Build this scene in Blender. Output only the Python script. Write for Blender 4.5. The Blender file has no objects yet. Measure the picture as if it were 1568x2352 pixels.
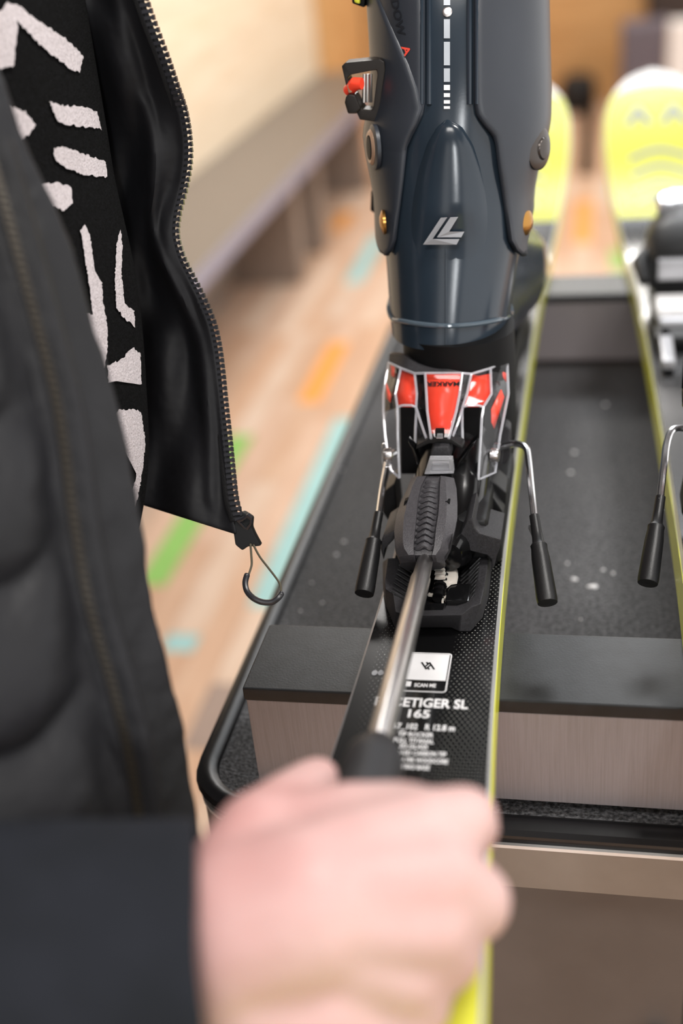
import bpy, bmesh, math, random
from mathutils import Vector, Matrix
random.seed(7)
S = 0.001            # the scene is written in millimetres, built in metres
# ------------------------------------------------------------------ camera
W, H = 1568, 2352
FPX = 2692.8
PITCH, YAW, ROLL = 0.496637, -0.240401, -0.102907
CAM = Vector((180.08, -477.95, 373.97))
fw = Vector((math.sin(YAW)*math.cos(PITCH), math.cos(YAW)*math.cos(PITCH), -math.sin(PITCH)))
rt0 = Vector((math.cos(YAW), -math.sin(YAW), 0)); up0 = rt0.cross(fw)
RT = math.cos(ROLL)*rt0 + math.sin(ROLL)*up0
UP = -math.sin(ROLL)*rt0 + math.cos(ROLL)*up0
FW = fw
scene = bpy.context.scene
cd = bpy.data.cameras.new('camera'); cam = bpy.data.objects.new('camera', cd)
scene.collection.objects.link(cam); scene.camera = cam
cd.sensor_fit = 'VERTICAL'; cd.sensor_height = 36.0; cd.lens = FPX*36/H
cd.clip_start = 0.02; cd.clip_end = 60
m = Matrix((RT, UP, -FW)).transposed().to_4x4(); m.translation = CAM*S
cam.matrix_world = m
cd.dof.use_dof = True; cd.dof.focus_distance = 0.628; cd.dof.aperture_fstop = 2.9
# ------------------------------------------------------------------ light
scene.view_settings.view_transform = 'Standard'; scene.view_settings.look = 'None'
scene.view_settings.gamma = 1.0; scene.view_settings.use_curve_mapping = False
scene.view_settings.exposure = 0.0
scene.cycles.use_denoising = True
wd = bpy.data.worlds.new('shop_ambience'); scene.world = wd; wd.use_nodes = True
bg = wd.node_tree.nodes['Background']; bg.inputs[0].default_value = (1.0, 0.98, 0.965, 1); bg.inputs[1].default_value = 1.6
def area_light(name, loc, target, sx, sy, power, col=(1, 0.965, 0.925)):
    l = bpy.data.lights.new(name, 'AREA'); l.shape = 'RECTANGLE'; l.size = sx; l.size_y = sy
    l.energy = power; l.color = col
    o = bpy.data.objects.new(name, l); scene.collection.objects.link(o)
    o.location = Vector(loc)*S
    o.rotation_euler = (Vector(target)-Vector(loc)).to_track_quat('-Z', 'Y').to_euler()
    return o
area_light('ceiling_lamp_over_table', (850, -50, 1800), (100, 100, 0), 0.40, 0.40, 30)
area_light('ceiling_lamp_behind_camera', (50, -1250, 1850), (60, 100, 0), 0.9, 0.4, 24)
area_light('ceiling_lamp_by_bench', (-450, 3500, 1850), (-1100, 2700, 100), 0.5, 0.5, 46)
area_light('ceiling_lamp_far', (250, 6000, 1850), (-100, 5000, -900), 0.8, 0.5, 48)
for lx, ly in ((120, 2500), (470, 2620), (820, 2450)):
    area_light('ceiling_spot_over_floor', (lx, ly, 1850), (lx-350, ly-150, -900), 0.45, 0.4, 11, (0.94, 0.97, 1.0))
area_light('boot_streak_light', (560, -2560, 880), (150, 0, 200), 0.22, 0.75, 22, (0.95, 0.98, 1.0))  # added light behind the camera, makes the bright streak on the boot
# ------------------------------------------------------------------ helpers
def ray(px, py):
    return FW + RT*((px-W/2)/FPX) - UP*((py-H/2)/FPX)
def at(px, py, x=None, y=None, z=None, d=None):
    """the point of the room (mm) seen at a photo position, on a given plane"""
    r = ray(px, py)
    if d is not None: t = d
    elif z is not None: t = (z-CAM.z)/r.z
    elif y is not None: t = (y-CAM.y)/r.y
    else: t = (x-CAM.x)/r.x
    return CAM + r*t
def lerp_tab(tab, v):
    if v <= tab[0][0]: return tab[0][1]
    for (a, fa), (b, fb) in zip(tab, tab[1:]):
        if v <= b: return fa + (fb-fa)*(v-a)/(b-a)
    return tab[-1][1]
def smooth_tab(tab, v):
    n = len(tab)
    if v <= tab[0][0]: return tab[0][1]
    if v >= tab[-1][0]: return tab[-1][1]
    for i in range(n-1):
        if v <= tab[i+1][0]: break
    x0, y0 = tab[i]; x1, y1 = tab[i+1]
    def slope(k):
        if k <= 0 or k >= n-1:
            k0, k1 = max(k-1, 0), min(k+1, n-1)
        else: k0, k1 = k-1, k+1
        return (tab[k1][1]-tab[k0][1])/(tab[k1][0]-tab[k0][0])
    h = x1-x0; t = (v-x0)/h
    return ((2*t**3-3*t**2+1)*y0 + (t**3-2*t**2+t)*h*slope(i) + (-2*t**3+3*t**2)*y1 + (t**3-t**2)*h*slope(i+1))
def lin(c):
    if isinstance(c, str):
        c = [int(c[i:i+2], 16)/255 for i in (1, 3, 5)]
    return tuple((v/12.92 if v <= 0.04045 else ((v+0.055)/1.055)**2.4) for v in c) + (1.0,)
MATS = {}
def mat(name, col, rough=0.5, metal=0.0, col2=None, nscale=40, bump=0.0, bscale=300, coat=0.0, spec=0.5, trans=0.0, ior=1.45, sss=0.0, stretch=(1, 1, 1), sheen=0.0, bdist=0.0005):
    if name in MATS: return MATS[name]
    mt = bpy.data.materials.new(name); mt.use_nodes = True; nt = mt.node_tree
    b = nt.nodes['Principled BSDF']; c = lin(col)
    b.inputs['Base Color'].default_value = c; b.inputs['Roughness'].default_value = rough
    b.inputs['Metallic'].default_value = metal; b.inputs['Specular IOR Level'].default_value = spec
    b.inputs['Coat Weight'].default_value = coat; b.inputs['Coat Roughness'].default_value = 0.08
    b.inputs['Transmission Weight'].default_value = trans; b.inputs['IOR'].default_value = ior
    b.inputs['Sheen Weight'].default_value = sheen
    if sss:
        b.inputs['Subsurface Weight'].default_value = sss
        b.inputs['Subsurface Radius'].default_value = (0.008, 0.003, 0.002); b.inputs['Subsurface Scale'].default_value = 0.5
    tc = nt.nodes.new('ShaderNodeTexCoord'); mp = nt.nodes.new('ShaderNodeMapping')
    mp.inputs['Scale'].default_value = stretch; nt.links.new(tc.outputs['Object'], mp.inputs['Vector'])
    if col2 is None: col2 = tuple(min(1, v*1.12) for v in [x for x in (c[:3])]) ; c2 = (*col2, 1)
    else: c2 = lin(col2)
    nz = nt.nodes.new('ShaderNodeTexNoise'); nz.inputs['Scale'].default_value = nscale; nz.inputs['Detail'].default_value = 4
    nt.links.new(mp.outputs['Vector'], nz.inputs['Vector'])
    mx = nt.nodes.new('ShaderNodeMix'); mx.data_type = 'RGBA'
    mx.inputs[6].default_value = c; mx.inputs[7].default_value = c2
    rp = nt.nodes.new('ShaderNodeValToRGB'); rp.color_ramp.elements[0].position = 0.38; rp.color_ramp.elements[1].position = 0.66
    nt.links.new(nz.outputs['Fac'], rp.inputs['Fac']); nt.links.new(rp.outputs['Color'], mx.inputs[0])
    nt.links.new(mx.outputs[2], b.inputs['Base Color'])
    if bump:
        n2 = nt.nodes.new('ShaderNodeTexNoise'); n2.inputs['Scale'].default_value = bscale; n2.inputs['Detail'].default_value = 3
        nt.links.new(mp.outputs['Vector'], n2.inputs['Vector'])
        bp = nt.nodes.new('ShaderNodeBump'); bp.inputs['Strength'].default_value = bump; bp.inputs['Distance'].default_value = bdist
        nt.links.new(n2.outputs['Fac'], bp.inputs['Height']); nt.links.new(bp.outputs['Normal'], b.inputs['Normal'])
    MATS[name] = mt
    return mt
COL = scene.collection
def link(o, parent=None):
    COL.objects.link(o)
    if parent is not None: o.parent = parent
    return o
def tag(o, label=None, cat=None, group=None, kind=None):
    if label: o['label'] = label
    if cat: o['category'] = cat
    if group: o['group'] = group
    if kind: o['kind'] = kind
    return o
def empty(name, loc, label, cat, group=None):
    o = bpy.data.objects.new(name, None); o.empty_display_size = 0.02
    COL.objects.link(o); o.location = Vector(loc)*S
    o['origin_mm'] = [float(v) for v in loc]; del o['origin_mm']
    return tag(o, label, cat, group)
def origin_of(p):
    o = Vector((0, 0, 0))
    while p is not None:
        o = o + p.location; p = p.parent
    return o
def mesh_obj(name, verts, faces, material, parent=None, smooth=35, bevel=0.0, bseg=2, solid=0.0, solid_off=0.0, sub=0):
    """verts in room millimetres; linked as ONE mesh object under its parent"""
    off = origin_of(parent) if parent is not None else Vector((0, 0, 0))
    if parent is None and verts:
        n = len(verts); c = Vector((0, 0, 0))
        for v in verts: c += Vector(v)
        c /= n; zmin = min(v[2] for v in verts); base = Vector((c.x, c.y, zmin))*S
    else: base = Vector((0, 0, 0))
    me = bpy.data.meshes.new(name)
    me.from_pydata([tuple(Vector(v)*S - off - base) for v in verts], [], faces)
    me.update()
    bm = bmesh.new(); bm.from_mesh(me)
    bmesh.ops.recalc_face_normals(bm, faces=bm.faces[:])
    if bevel:
        es = [e for e in bm.edges if len(e.link_faces) == 2 and e.calc_face_angle(0) > 0.5]
        bmesh.ops.bevel(bm, geom=es, offset=bevel*S, segments=bseg, profile=0.5, affect='EDGES', clamp_overlap=True)
    bm.to_mesh(me); bm.free()
    for p in me.polygons: p.use_smooth = smooth > 0
    if smooth: me.set_sharp_from_angle(angle=math.radians(smooth))
    if material: me.materials.append(material)
    o = bpy.data.objects.new(name, me); o.location = base
    link(o, parent)
    if bevel:
        md = o.modifiers.new('shading', 'WEIGHTED_NORMAL'); md.keep_sharp = True
    if solid:
        md = o.modifiers.new('thickness', 'SOLIDIFY'); md.thickness = solid*S; md.offset = solid_off
    if sub:
        md = o.modifiers.new('smoothing', 'SUBSURF'); md.levels = sub; md.render_levels = sub
    return o
class MB:
    def __init__(s): s.v = []; s.f = []
    def add(s, v, f):
        n = len(s.v); s.v += [tuple(a) for a in v]; s.f += [tuple(i+n for i in q) for q in f]; return s
    def box(s, x0, x1, y0, y1, z0, z1, M=None):
        v = [Vector(p) for p in ((x0, y0, z0), (x1, y0, z0), (x1, y1, z0), (x0, y1, z0), (x0, y0, z1), (x1, y0, z1), (x1, y1, z1), (x0, y1, z1))]
        if M is not None: v = [M @ p for p in v]
        return s.add(v, [(3, 2, 1, 0), (4, 5, 6, 7), (0, 1, 5, 4), (1, 2, 6, 5), (2, 3, 7, 6), (3, 0, 4, 7)])
    def tube(s, pts, rads, n=12, cap=True):
        pts = [Vector(p) for p in pts]
        if not hasattr(rads, '__len__'): rads = [rads]*len(pts)
        rings = []; prev = None
        for i, p in enumerate(pts):
            t = (pts[min(i+1, len(pts)-1)] - pts[max(i-1, 0)])
            if t.length < 1e-6: t = Vector((0, 0, 1))
            t.normalize()
            if prev is None:
                a = Vector((0, 0, 1)) if abs(t.z) < 0.9 else Vector((1, 0, 0))
                u = t.cross(a).normalized()
            else:
                u = (prev - t*prev.dot(t)).normalized()
            prev = u; w = t.cross(u)
            rings.append([p + (u*math.cos(2*math.pi*k/n) + w*math.sin(2*math.pi*k/n))*rads[i] for k in range(n)])
        return s.loft(rings, cap)
    def loft(s, rings, cap=True, close=True):
        n = len(rings[0]); v = [p for r in rings for p in r]; f = []
        for i in range(len(rings)-1):
            for k in range(n if close else n-1):
                k2 = (k+1) % n
                f.append((i*n+k, i*n+k2, (i+1)*n+k2, (i+1)*n+k))
        if cap and close:
            f.append(tuple(range(n-1, -1, -1))); f.append(tuple((len(rings)-1)*n+k for k in range(n)))
        return s.add(v, f)
    def grid(s, rows):
        return s.loft(rows, cap=False, close=False)
    def prism(s, poly, vec):
        """outline (3D points) swept along vec"""
        n = len(poly); vec = Vector(vec)
        v = [Vector(p) for p in poly] + [Vector(p)+vec for p in poly]
        return s.add(v, [tuple(range(n-1, -1, -1)), tuple(range(n, 2*n))] + [(k, (k+1) % n, n+(k+1) % n, n+k) for k in range(n)])
    def build(s, name, material, parent=None, **k):
        return mesh_obj(name, s.v, s.f, material, parent, **k)
def catmull(pts, n):
    pts = [Vector(p) for p in pts]; out = []
    for i in range(len(pts)-1):
        p0 = pts[max(i-1, 0)]; p1 = pts[i]; p2 = pts[i+1]; p3 = pts[min(i+2, len(pts)-1)]
        for k in range(n):
            t = k/n
            out.append(0.5*((2*p1) + (p2-p0)*t + (2*p0-5*p1+4*p2-p3)*t*t + (3*p1-p0-3*p2+p3)*t**3))
    out.append(pts[-1]); return out
def evaluated_mesh(o):
    dg = bpy.context.evaluated_depsgraph_get()
    return bpy.data.meshes.new_from_object(o.evaluated_get(dg))
def text_mesh(body, size=1.0, shear=0.0, space=1.0):
    """flat letter outlines as (verts, faces) in the XY plane, size = cap height"""
    cu = bpy.data.curves.new('lettering', 'FONT'); cu.body = body; cu.size = 1.0; cu.align_x = 'CENTER'; cu.shear = shear; cu.space_character = space
    cu.resolution_u = 3; cu.offset = 0.028
    o = bpy.data.objects.new('lettering', cu); COL.objects.link(o)
    bpy.context.view_layer.update()
    me = evaluated_mesh(o)
    v = [Vector(p.co) for p in me.vertices]; f = [tuple(p.vertices) for p in me.polygons]
    bpy.data.objects.remove(o); bpy.data.curves.remove(cu); bpy.data.meshes.remove(me)
    k = size/0.72
    return [p*k for p in v], f
def copy_tree(o, parent=None, shift=None):
    c = o.copy(); COL.objects.link(c); c.parent = parent
    if shift is not None: c.location = c.location + Vector(shift)*S
    for ch in list(o.children): copy_tree(ch, c)
    return c
# ------------------------------------------------------------------ materials
M_tan = [mat('floor_oak_%d' % i, c, 0.42, col2=c2, nscale=6, stretch=(8, 1, 1)) for i, (c, c2) in enumerate([('#d8b398', '#e2c0a6'), ('#d1a98b', '#ddb99c'), ('#dcbda4', '#e4c9b2'), ('#cea486', '#d9b394')])]
M_orange = mat('floor_orange', '#f2a24e', 0.45); M_teal = mat('floor_teal', '#a2cbc8', 0.45)
M_green = mat('floor_green', '#93c266', 0.45); M_greyp = mat('floor_grey', '#a38d80', 0.45)
M_wall = mat('wall_pale_wood', '#ead8be', 0.55, col2='#e2ccae', nscale=3, stretch=(1, 1, 9))
M_wall2 = mat('wall_warm_wood', '#d2a670', 0.55, col2='#c4955d', nscale=3, stretch=(1, 1, 9))
M_seat = mat('bench_taupe_laminate', '#71685f', 0.4, col2='#796f66'); M_seatedge = mat('bench_edge_metal', '#8c91a8', 0.3, metal=0.3)
M_support = mat('bench_support_taupe', '#84756a', 0.5)
M_mat = mat('granulate_rubber_mat', '#2a2a2c', 0.65, col2='#646467', nscale=420, bump=0.9, bscale=500, spec=0.35, bdist=0.0012)
M_bead = mat('black_rubber_bead', '#101012', 0.34, spec=0.32, bump=0.1, bscale=150)
M_lip = mat('bright_metal_lip', '#e6e4e2', 0.3, metal=0.3)
M_fascia = mat('taupe_laminate', '#84796f', 0.4, col2='#8c8177', nscale=30)
M_cab = mat('dark_taupe_cabinet', '#625a55', 0.5, col2='#68605b', nscale=20)
M_barface = mat('brushed_metal_face', '#8c8587', 0.4, col2='#847d7e', nscale=120, stretch=(14, 1, 0.3), bump=0.12, bscale=250, metal=0.2)
M_pad = mat('worn_black_rubber_pad', '#0f1011', 0.44, col2='#18191b', nscale=90, bump=0.12, bscale=900, spec=0.5)
M_black = mat('black_plastic', '#131314', 0.42, bump=0.15, bscale=1500)
M_grain = mat('grained_black_plastic', '#29282a', 0.48, col2='#343336', nscale=900, bump=0.35, bscale=1800)
M_lever = mat('lever_grey_plastic', '#403e41', 0.36, col2='#4a484b', nscale=900, bump=0.35, bscale=1800)
M_gloss = mat('glossy_black_plastic', '#0c0c0d', 0.13, spec=0.6)
M_chrome = mat('chrome', '#f0f0f2', 0.2, metal=1.0); M_steel = mat('brushed_steel', '#d2cecc', 0.3, metal=1.0, bump=0.05, bscale=300)
M_red = mat('fluorescent_red', '#ff4e36', 0.32, col2='#ff472f', spec=0.4)
def clear_plastic(name, tint, base, ior=1.55, milk=0.0):
    mt = bpy.data.materials.new(name); mt.use_nodes = True; nt = mt.node_tree; N = nt.nodes; L = nt.links
    N.remove(N['Principled BSDF']); out = N['Material Output']
    tr = N.new('ShaderNodeBsdfTransparent'); tr.inputs[0].default_value = tint
    gl = N.new('ShaderNodeBsdfGlossy'); gl.inputs['Roughness'].default_value = 0.06
    fr = N.new('ShaderNodeLayerWeight'); fr.inputs['Blend'].default_value = 0.5
    pw = N.new('ShaderNodeMath'); pw.operation = 'POWER'; pw.inputs[1].default_value = 4.0; L.new(fr.outputs['Facing'], pw.inputs[0])
    ad = N.new('ShaderNodeMath'); ad.operation = 'MULTIPLY_ADD'; ad.inputs[1].default_value = 0.6; ad.inputs[2].default_value = base; ad.use_clamp = True; L.new(pw.outputs[0], ad.inputs[0])
    mx = N.new('ShaderNodeMixShader'); L.new(ad.outputs[0], mx.inputs[0]); L.new(tr.outputs[0], mx.inputs[1]); L.new(gl.outputs[0], mx.inputs[2])
    df = N.new('ShaderNodeBsdfDiffuse'); df.inputs[0].default_value = (0.85, 0.86, 0.9, 1)
    m2 = N.new('ShaderNodeMixShader'); nz = N.new('ShaderNodeTexNoise'); nz.inputs['Scale'].default_value = 220
    mu = N.new('ShaderNodeMath'); mu.operation = 'MULTIPLY'; mu.inputs[1].default_value = milk*2; L.new(nz.outputs['Fac'], mu.inputs[0])
    L.new(mu.outputs[0], m2.inputs[0]); L.new(mx.outputs[0], m2.inputs[1]); L.new(df.outputs[0], m2.inputs[2]); L.new(m2.outputs[0], out.inputs[0])
    return mt
M_clear = clear_plastic('clear_polycarbonate', (0.97, 0.97, 0.98, 1), 0.035)
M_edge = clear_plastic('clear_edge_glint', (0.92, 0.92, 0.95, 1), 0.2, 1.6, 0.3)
M_clear2 = mat('frosted_polycarbonate', '#e8e8ec', 0.16, trans=0.75, ior=1.49)
M_yellow = mat('neon_yellow', '#e2e337', 0.3, col2='#e9ea4a', coat=0.5)
M_bevel = mat('silver_bevel', '#b9b9bd', 0.3, metal=0.5); M_white = mat('white_print', '#e4e3e4', 0.45)
M_shell = mat('boot_shell_gloss', '#222b34', 0.2, col2='#27313b', nscale=15, spec=0.55, bump=0.02, bscale=700)
M_cuff = mat('boot_cuff_matte', '#2d3138', 0.38, col2='#31353c', nscale=20, bump=0.08, bscale=1600)
M_lug = mat('boot_lug_rubber', '#0b0b0c', 0.55, spec=0.25); M_bronze = mat('bronze_rivet', '#a5793f', 0.25, metal=0.9)
M_beige = mat('beige_ring', '#b09078', 0.35, metal=0.3); M_gun = mat('gunmetal_rivet', '#45403d', 0.28, metal=0.6)
M_silverprint = mat('silver_print', '#a9afb6', 0.35, metal=0.2); M_logo = mat('grey_logo_print', '#8d8e92', 0.4, metal=0.2)
M_buckle = mat('buckle_black_metal', '#26221f', 0.3, metal=0.3); M_redtxt = mat('red_print', '#e04a3a', 0.45); M_dim = mat('dark_print', '#202227', 0.3)
M_grease = mat('white_grease', '#a39d95', 0.3, sss=0.2)
M_jacket = mat('jacket_matte_black', '#18181a', 0.5, col2='#1d1d20', nscale=12, bump=0.5, bscale=45, bdist=0.004, spec=0.3)
M_lining = mat('jacket_lining', '#0f0f12', 0.6, spec=0.28, bump=0.5, bscale=35, bdist=0.004)
M_sleeve = mat('sleeve_softshell', '#1c1e23', 0.8, col2='#202228', spec=0.15, bump=0.15, bscale=400)
M_knit = mat('sweater_black_knit', '#0a0a0a', 0.95, col2='#111112', nscale=500, bump=0.9, bscale=900, bdist=0.001, spec=0.15)
M_knitw = mat('sweater_white_knit', '#cdc4c6', 0.9, col2='#b9b0b2', nscale=600, bump=0.9, bscale=900, bdist=0.001, sheen=0.2)
M_zip = mat('zip_plastic', '#26262a', 0.25, spec=0.6); M_tape = mat('zip_tape', '#121214', 0.8, bump=0.4, bscale=1500)
M_cord = mat('olive_cord', '#4a4436', 0.7); M_trouser = mat('grey_trousers', '#6f6c6b', 0.8); M_shoe = mat('dark_shoe', '#2a2827', 0.6)
M_skin = mat('skin', '#ccaaa6', 0.5, col2='#bf8f8b', nscale=11, sss=0.1, spec=0.35, bump=0.1, bscale=250)
M_nail = mat('fingernail', '#ecc3b8', 0.3)
M_handle = mat('screwdriver_handle', '#27272a', 0.5)
M_upper = mat('upper_wall_charcoal', '#45403c', 0.8)
M_greydisp0 = mat('front_wall_taupe', '#6d625a', 0.7)
M_blackpouf = mat('black_pouf', '#1c1b1b', 0.7); M_greydisp = mat('grey_display_block', '#6c6670', 0.6)
M_brownpad = mat('brown_leather_pad', '#3d302a', 0.5); M_whitepost = mat('white_post', '#f0ece8', 0.5)
# ================================================================== THE SETTING
FZ = -900.0
def structure(o): o['kind'] = 'structure'; return o
mb = MB().box(-1160, 2600, -2600, 6700, FZ-60, FZ-6)
floor = structure(mb.build('floor', M_tan[0], smooth=0))
PW = 66.0
def pseg(col, x0, y0, y1, mt, dz=0):
    o = MB().box(x0+1, x0+PW-1, y0+1, y1-1, FZ-6, FZ).build('plank', mt, floor, smooth=0)
    return o
special = {  # column index -> coloured planks (y0, y1, material)
}
def colx(i): return -1157 + i*PW
def put(px0, py0, px1, py1, mt, minlen=0):
    a = at(px0, py0, z=FZ); b = at(px1, py1, z=FZ)
    i = int(round(((a.x+b.x)/2 + 1157)/PW - 0.5)); y0, y1 = sorted((a.y, b.y))
    special.setdefault(i, []).append((y0, max(y1, y0+minlen), mt))
put(705, 925, 790, 785, M_orange); put(365, 1345, 575, 1000, M_green); put(812, 650, 870, 540, M_teal)
put(622, 1395, 792, 960, M_teal); put(1330, 560, 1330, 460, M_orange); put(430, 1720, 500, 1570, M_greyp)
put(372, 1495, 392, 1455, M_teal); put(500, 690, 520, 650, M_orange, 260); put(490, 720, 500, 690, M_greyp, 200); put(768, 530, 776, 490, M_orange, 300)
put(1425, 450, 1415, 400, M_teal, 500); put(1440, 620, 1440, 600, M_green, 250); put(1340, 330, 1340, 280, M_green, 500)
put(1340, 260, 1340, 240, M_greyp, 300)
ncol = 27
for i in range(ncol):
    y = 300.0 - (i*237 % 500); k = i
    cuts = sorted(special.get(i, []))
    def fill(y0, y1):
        global k
        while y0 < y1-1:
            L = 640 + (k*131 % 5)*45
            e = y0+L if y1-(y0+L) > 200 else y1
            pseg(i, colx(i), y0, e, M_tan[(k*7+i*3) % 4]); y0 = e; k += 1
    for (a, b, mt) in cuts:
        fill(y, a); pseg(i, colx(i), a, b, mt); y = b
    if y < 4900: fill(y, 4900)
# rest of the boards, too far to tell apart
mb = MB().box(-1130, colx(ncol)-1, 4902, 6600, FZ-6, FZ); mb.box(colx(ncol), 2580, -2500, 6600, FZ-6, FZ); mb.box(-1130, colx(ncol)-1, -2500, -250, FZ-6, FZ)
o = mb.build('plank_field', M_tan[1], floor, smooth=0); o['kind'] = 'stuff'
# walls of horizontal boards
wl = structure(MB().box(-1180, -1140, -2600, 6700, FZ, 1900).build('wall_left', M_upper, smooth=0))
zz = FZ; bi = 0
while zz < 700:
    h = 190; mtw = M_wall
    MB().box(-1140, -1130, -1500, 5330, zz+1.5, zz+h-1.5).build('wall_board', mtw, wl, smooth=0)
    MB().box(-1140, -1130, 5420, 6600, zz+1.5, zz+h-1.5).build('wall_board', M_wall2, wl, smooth=0)
    zz += h; bi += 1
structure(MB().box(-1145, -1112, 5335, 5415, FZ, 900).build('trim_1', M_wall2, bevel=4))
wb = structure(MB().box(-1160, 2600, 6640, 6700, FZ, 1900).build('wall_back', M_upper, smooth=0))
zz = FZ
while zz < 700:
    MB().box(-1128, 2580, 6630, 6640, zz+1.5, zz+188.5).build('wall_board', M_wall2, wb, smooth=0); zz += 190
structure(MB().box(-1180, 2600, -2600, 6700, 1950, 2000).build('ceiling', mat('ceiling_charcoal', '#3b3a3b', 0.8), smooth=0))
wf_ = structure(MB().box(-1180, -620, -2660, -2600, FZ, 1950).build('wall_front', M_greydisp0, smooth=0))
mb = MB().box(-60, 1300, -2660, -2600, FZ, 1950); mb.box(-620, -60, -2660, -2600, 1450, 1950); mb.build('wall_section', M_greydisp0, wf_, smooth=0)
# ------------------------------------------------------------------ seating bench along the wall
bench = empty('seating_bench', (-950, 3300, FZ), 'long taupe seating bench with a bluish metal front edge along the wall', 'bench')
MB().box(-1128, -775, 900, 5300, -490, -450).build('seat_slab', M_seat, bench, bevel=3)
MB().box(-775, -768, 900, 5300, -494, -446).build('front_edge', M_seatedge, bench, bevel=1.5)
MB().box(-1128, -500, 5000, 5300, -489, -451).build('corner_seat', M_seat, bench, bevel=3)
for y0 in (3480, 3850, 2000, 4800):
    MB().box(-1126, -850, y0, y0+105, FZ, -490).build('support_panel', M_support, bench, bevel=2)
MB().box(-1128, -1100, 900, 5300, FZ, -490).build('back_panel', M_support, bench, bevel=2)
# ================================================================== WORK TABLE
TX0, TX1, TY0, TY1, TZ = -42.0, 520.0, -14.0, 790.0, -76.0
def rrect(x0, x1, y0, y1, r, z, n=8):
    out = []
    for cx, cy, a0 in ((x1-r, y1-r, 0), (x0+r, y1-r, 90), (x0+r, y0+r, 180), (x1-r, y0+r, 270)):
        for k in range(n+1):
            a = math.radians(a0+90*k/n); out.append(Vector((cx+r*math.cos(a), cy+r*math.sin(a), z)))
    return out
table = empty('ski_work_table', (240, 380, FZ), 'taupe workshop table with black granulate rubber top and rounded black edging', 'table')
r0 = rrect(TX0+6, TX1-6, TY0+6, TY1-6, 34, TZ-8); r1 = rrect(TX0+6, TX1-6, TY0+6, TY1-6, 34, TZ)
MB().loft([r0, r1]).build('rubber_mat', M_mat, table, smooth=30)
path = rrect(TX0+4, TX1-4, TY0+4, TY1-4, 36, TZ-1); rings = []
for i, p in enumerate(path):
    c = Vector(((TX0+TX1)/2, (TY0+TY1)/2, p.z)); q = path[(i+1) % len(path)]-path[i-1]; nrm = Vector((q.y, -q.x, 0)).normalized()
    rings.append([p + (nrm*math.cos(a)*7.0 + Vector((0, 0, 1))*math.sin(a)*5.5) for a in [2*math.pi*k/10 for k in range(10)]])
rings.append(rings[0])
MB().loft(rings, cap=False).build('edge_bead', M_bead, table)
MB().loft([rrect(TX0+1, TX1-1, TY0+1, TY1-1, 38, TZ-10), rrect(TX0+1, TX1-1, TY0+1, TY1-1, 38, TZ-5)]).build('edge_band', M_bead, table, smooth=30)
MB().loft([rrect(TX0-1, TX1+1, TY0-1, TY1+1, 40, TZ-12), rrect(TX0-1, TX1+1, TY0-1, TY1+1, 40, TZ-9.8)]).build('metal_lip', M_lip, table, smooth=30)
MB().loft([rrect(TX0, TX1, TY0, TY1, 39, TZ-41), rrect(TX0, TX1, TY0, TY1, 39, TZ-11.5)]).build('apron', M_fascia, table, smooth=30)
MB().box(TX0+30, TX1-30, TY0+38, TY1-40, FZ+90, TZ-41).build('cabinet', M_cab, table, bevel=3)
for k in range(2):
    xa = TX0+34+k*(TX1-TX0-68)/2
    d_ = MB().box(xa+2, xa+(TX1-TX0-68)/2-2, TY0+33, TY0+38, FZ+100, TZ-56).build('cabinet_door', M_cab, table, bevel=1)
    MB().box(xa+(225 if k == 0 else 12), xa+(237 if k == 0 else 24), TY0+22, TY0+33, -420, -260).build('door_handle', M_steel, d_, bevel=2)
for xx in (TX0+60, TX1-60):
    for yy in (TY0+90, TY1-90):
        MB().tube([(xx, yy, FZ), (xx, yy, FZ+90)], 24, 16).build('leg', M_black, table)
# chips of wax and dust lying on the mat
chips = [(1318, 1331, 7, 4), (1362, 1348, 9, 5), (1303, 1295, 3, 2), (1385, 1310, 3, 2), (1408, 1318, 3, 2.4), (1333, 1424, 2, 2), (790, 1245, 4, 3), (772, 1275, 3.5, 3), (784, 1080, 4, 3), (1310, 1086, 6, 3), (1318, 1040, 5, 3), (1390, 930, 4, 3), (715, 1340, 2.5, 2), (690, 1405, 2.5, 2), (740, 1386, 2.5, 2)]
for i, (px, py, a, b) in enumerate(chips):
    c = at(px, py, z=TZ); n = 7
    ring = [c + Vector((a*0.5*math.cos(2*math.pi*k/n)*random.uniform(.6, 1.1), b*0.5*math.sin(2*math.pi*k/n)*random.uniform(.6, 1.1), 0)) for k in range(n)]
    top = [p*0.6 + c*0.4 + Vector((0, 0, 1.2)) for p in ring]
    o = MB().loft([ring, top]).build('wax_chip', M_white, None, smooth=0)
    where = 'pale wax chip on the black mat, %s' % ['small one between the two brake arms', 'largest one, right of the brake arm', 'bright speck beside the brake grip', 'speck left of the far brake grip', 'speck nearest the far brake grip', 'lone speck near the front support bar', 'upper of two left of the brake grip', 'lower of two left of the brake grip', 'far left by the table edge', 'lower of two behind the brake arm', 'upper of two behind the brake arm', 'farthest one near the rear bar', 'middle left near the zip pull', 'by the left end of the front bar', 'left, between zip pull and brake grip'][i]
    tag(o, where, 'chip', 'wax chips on the rubber mat')
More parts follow.
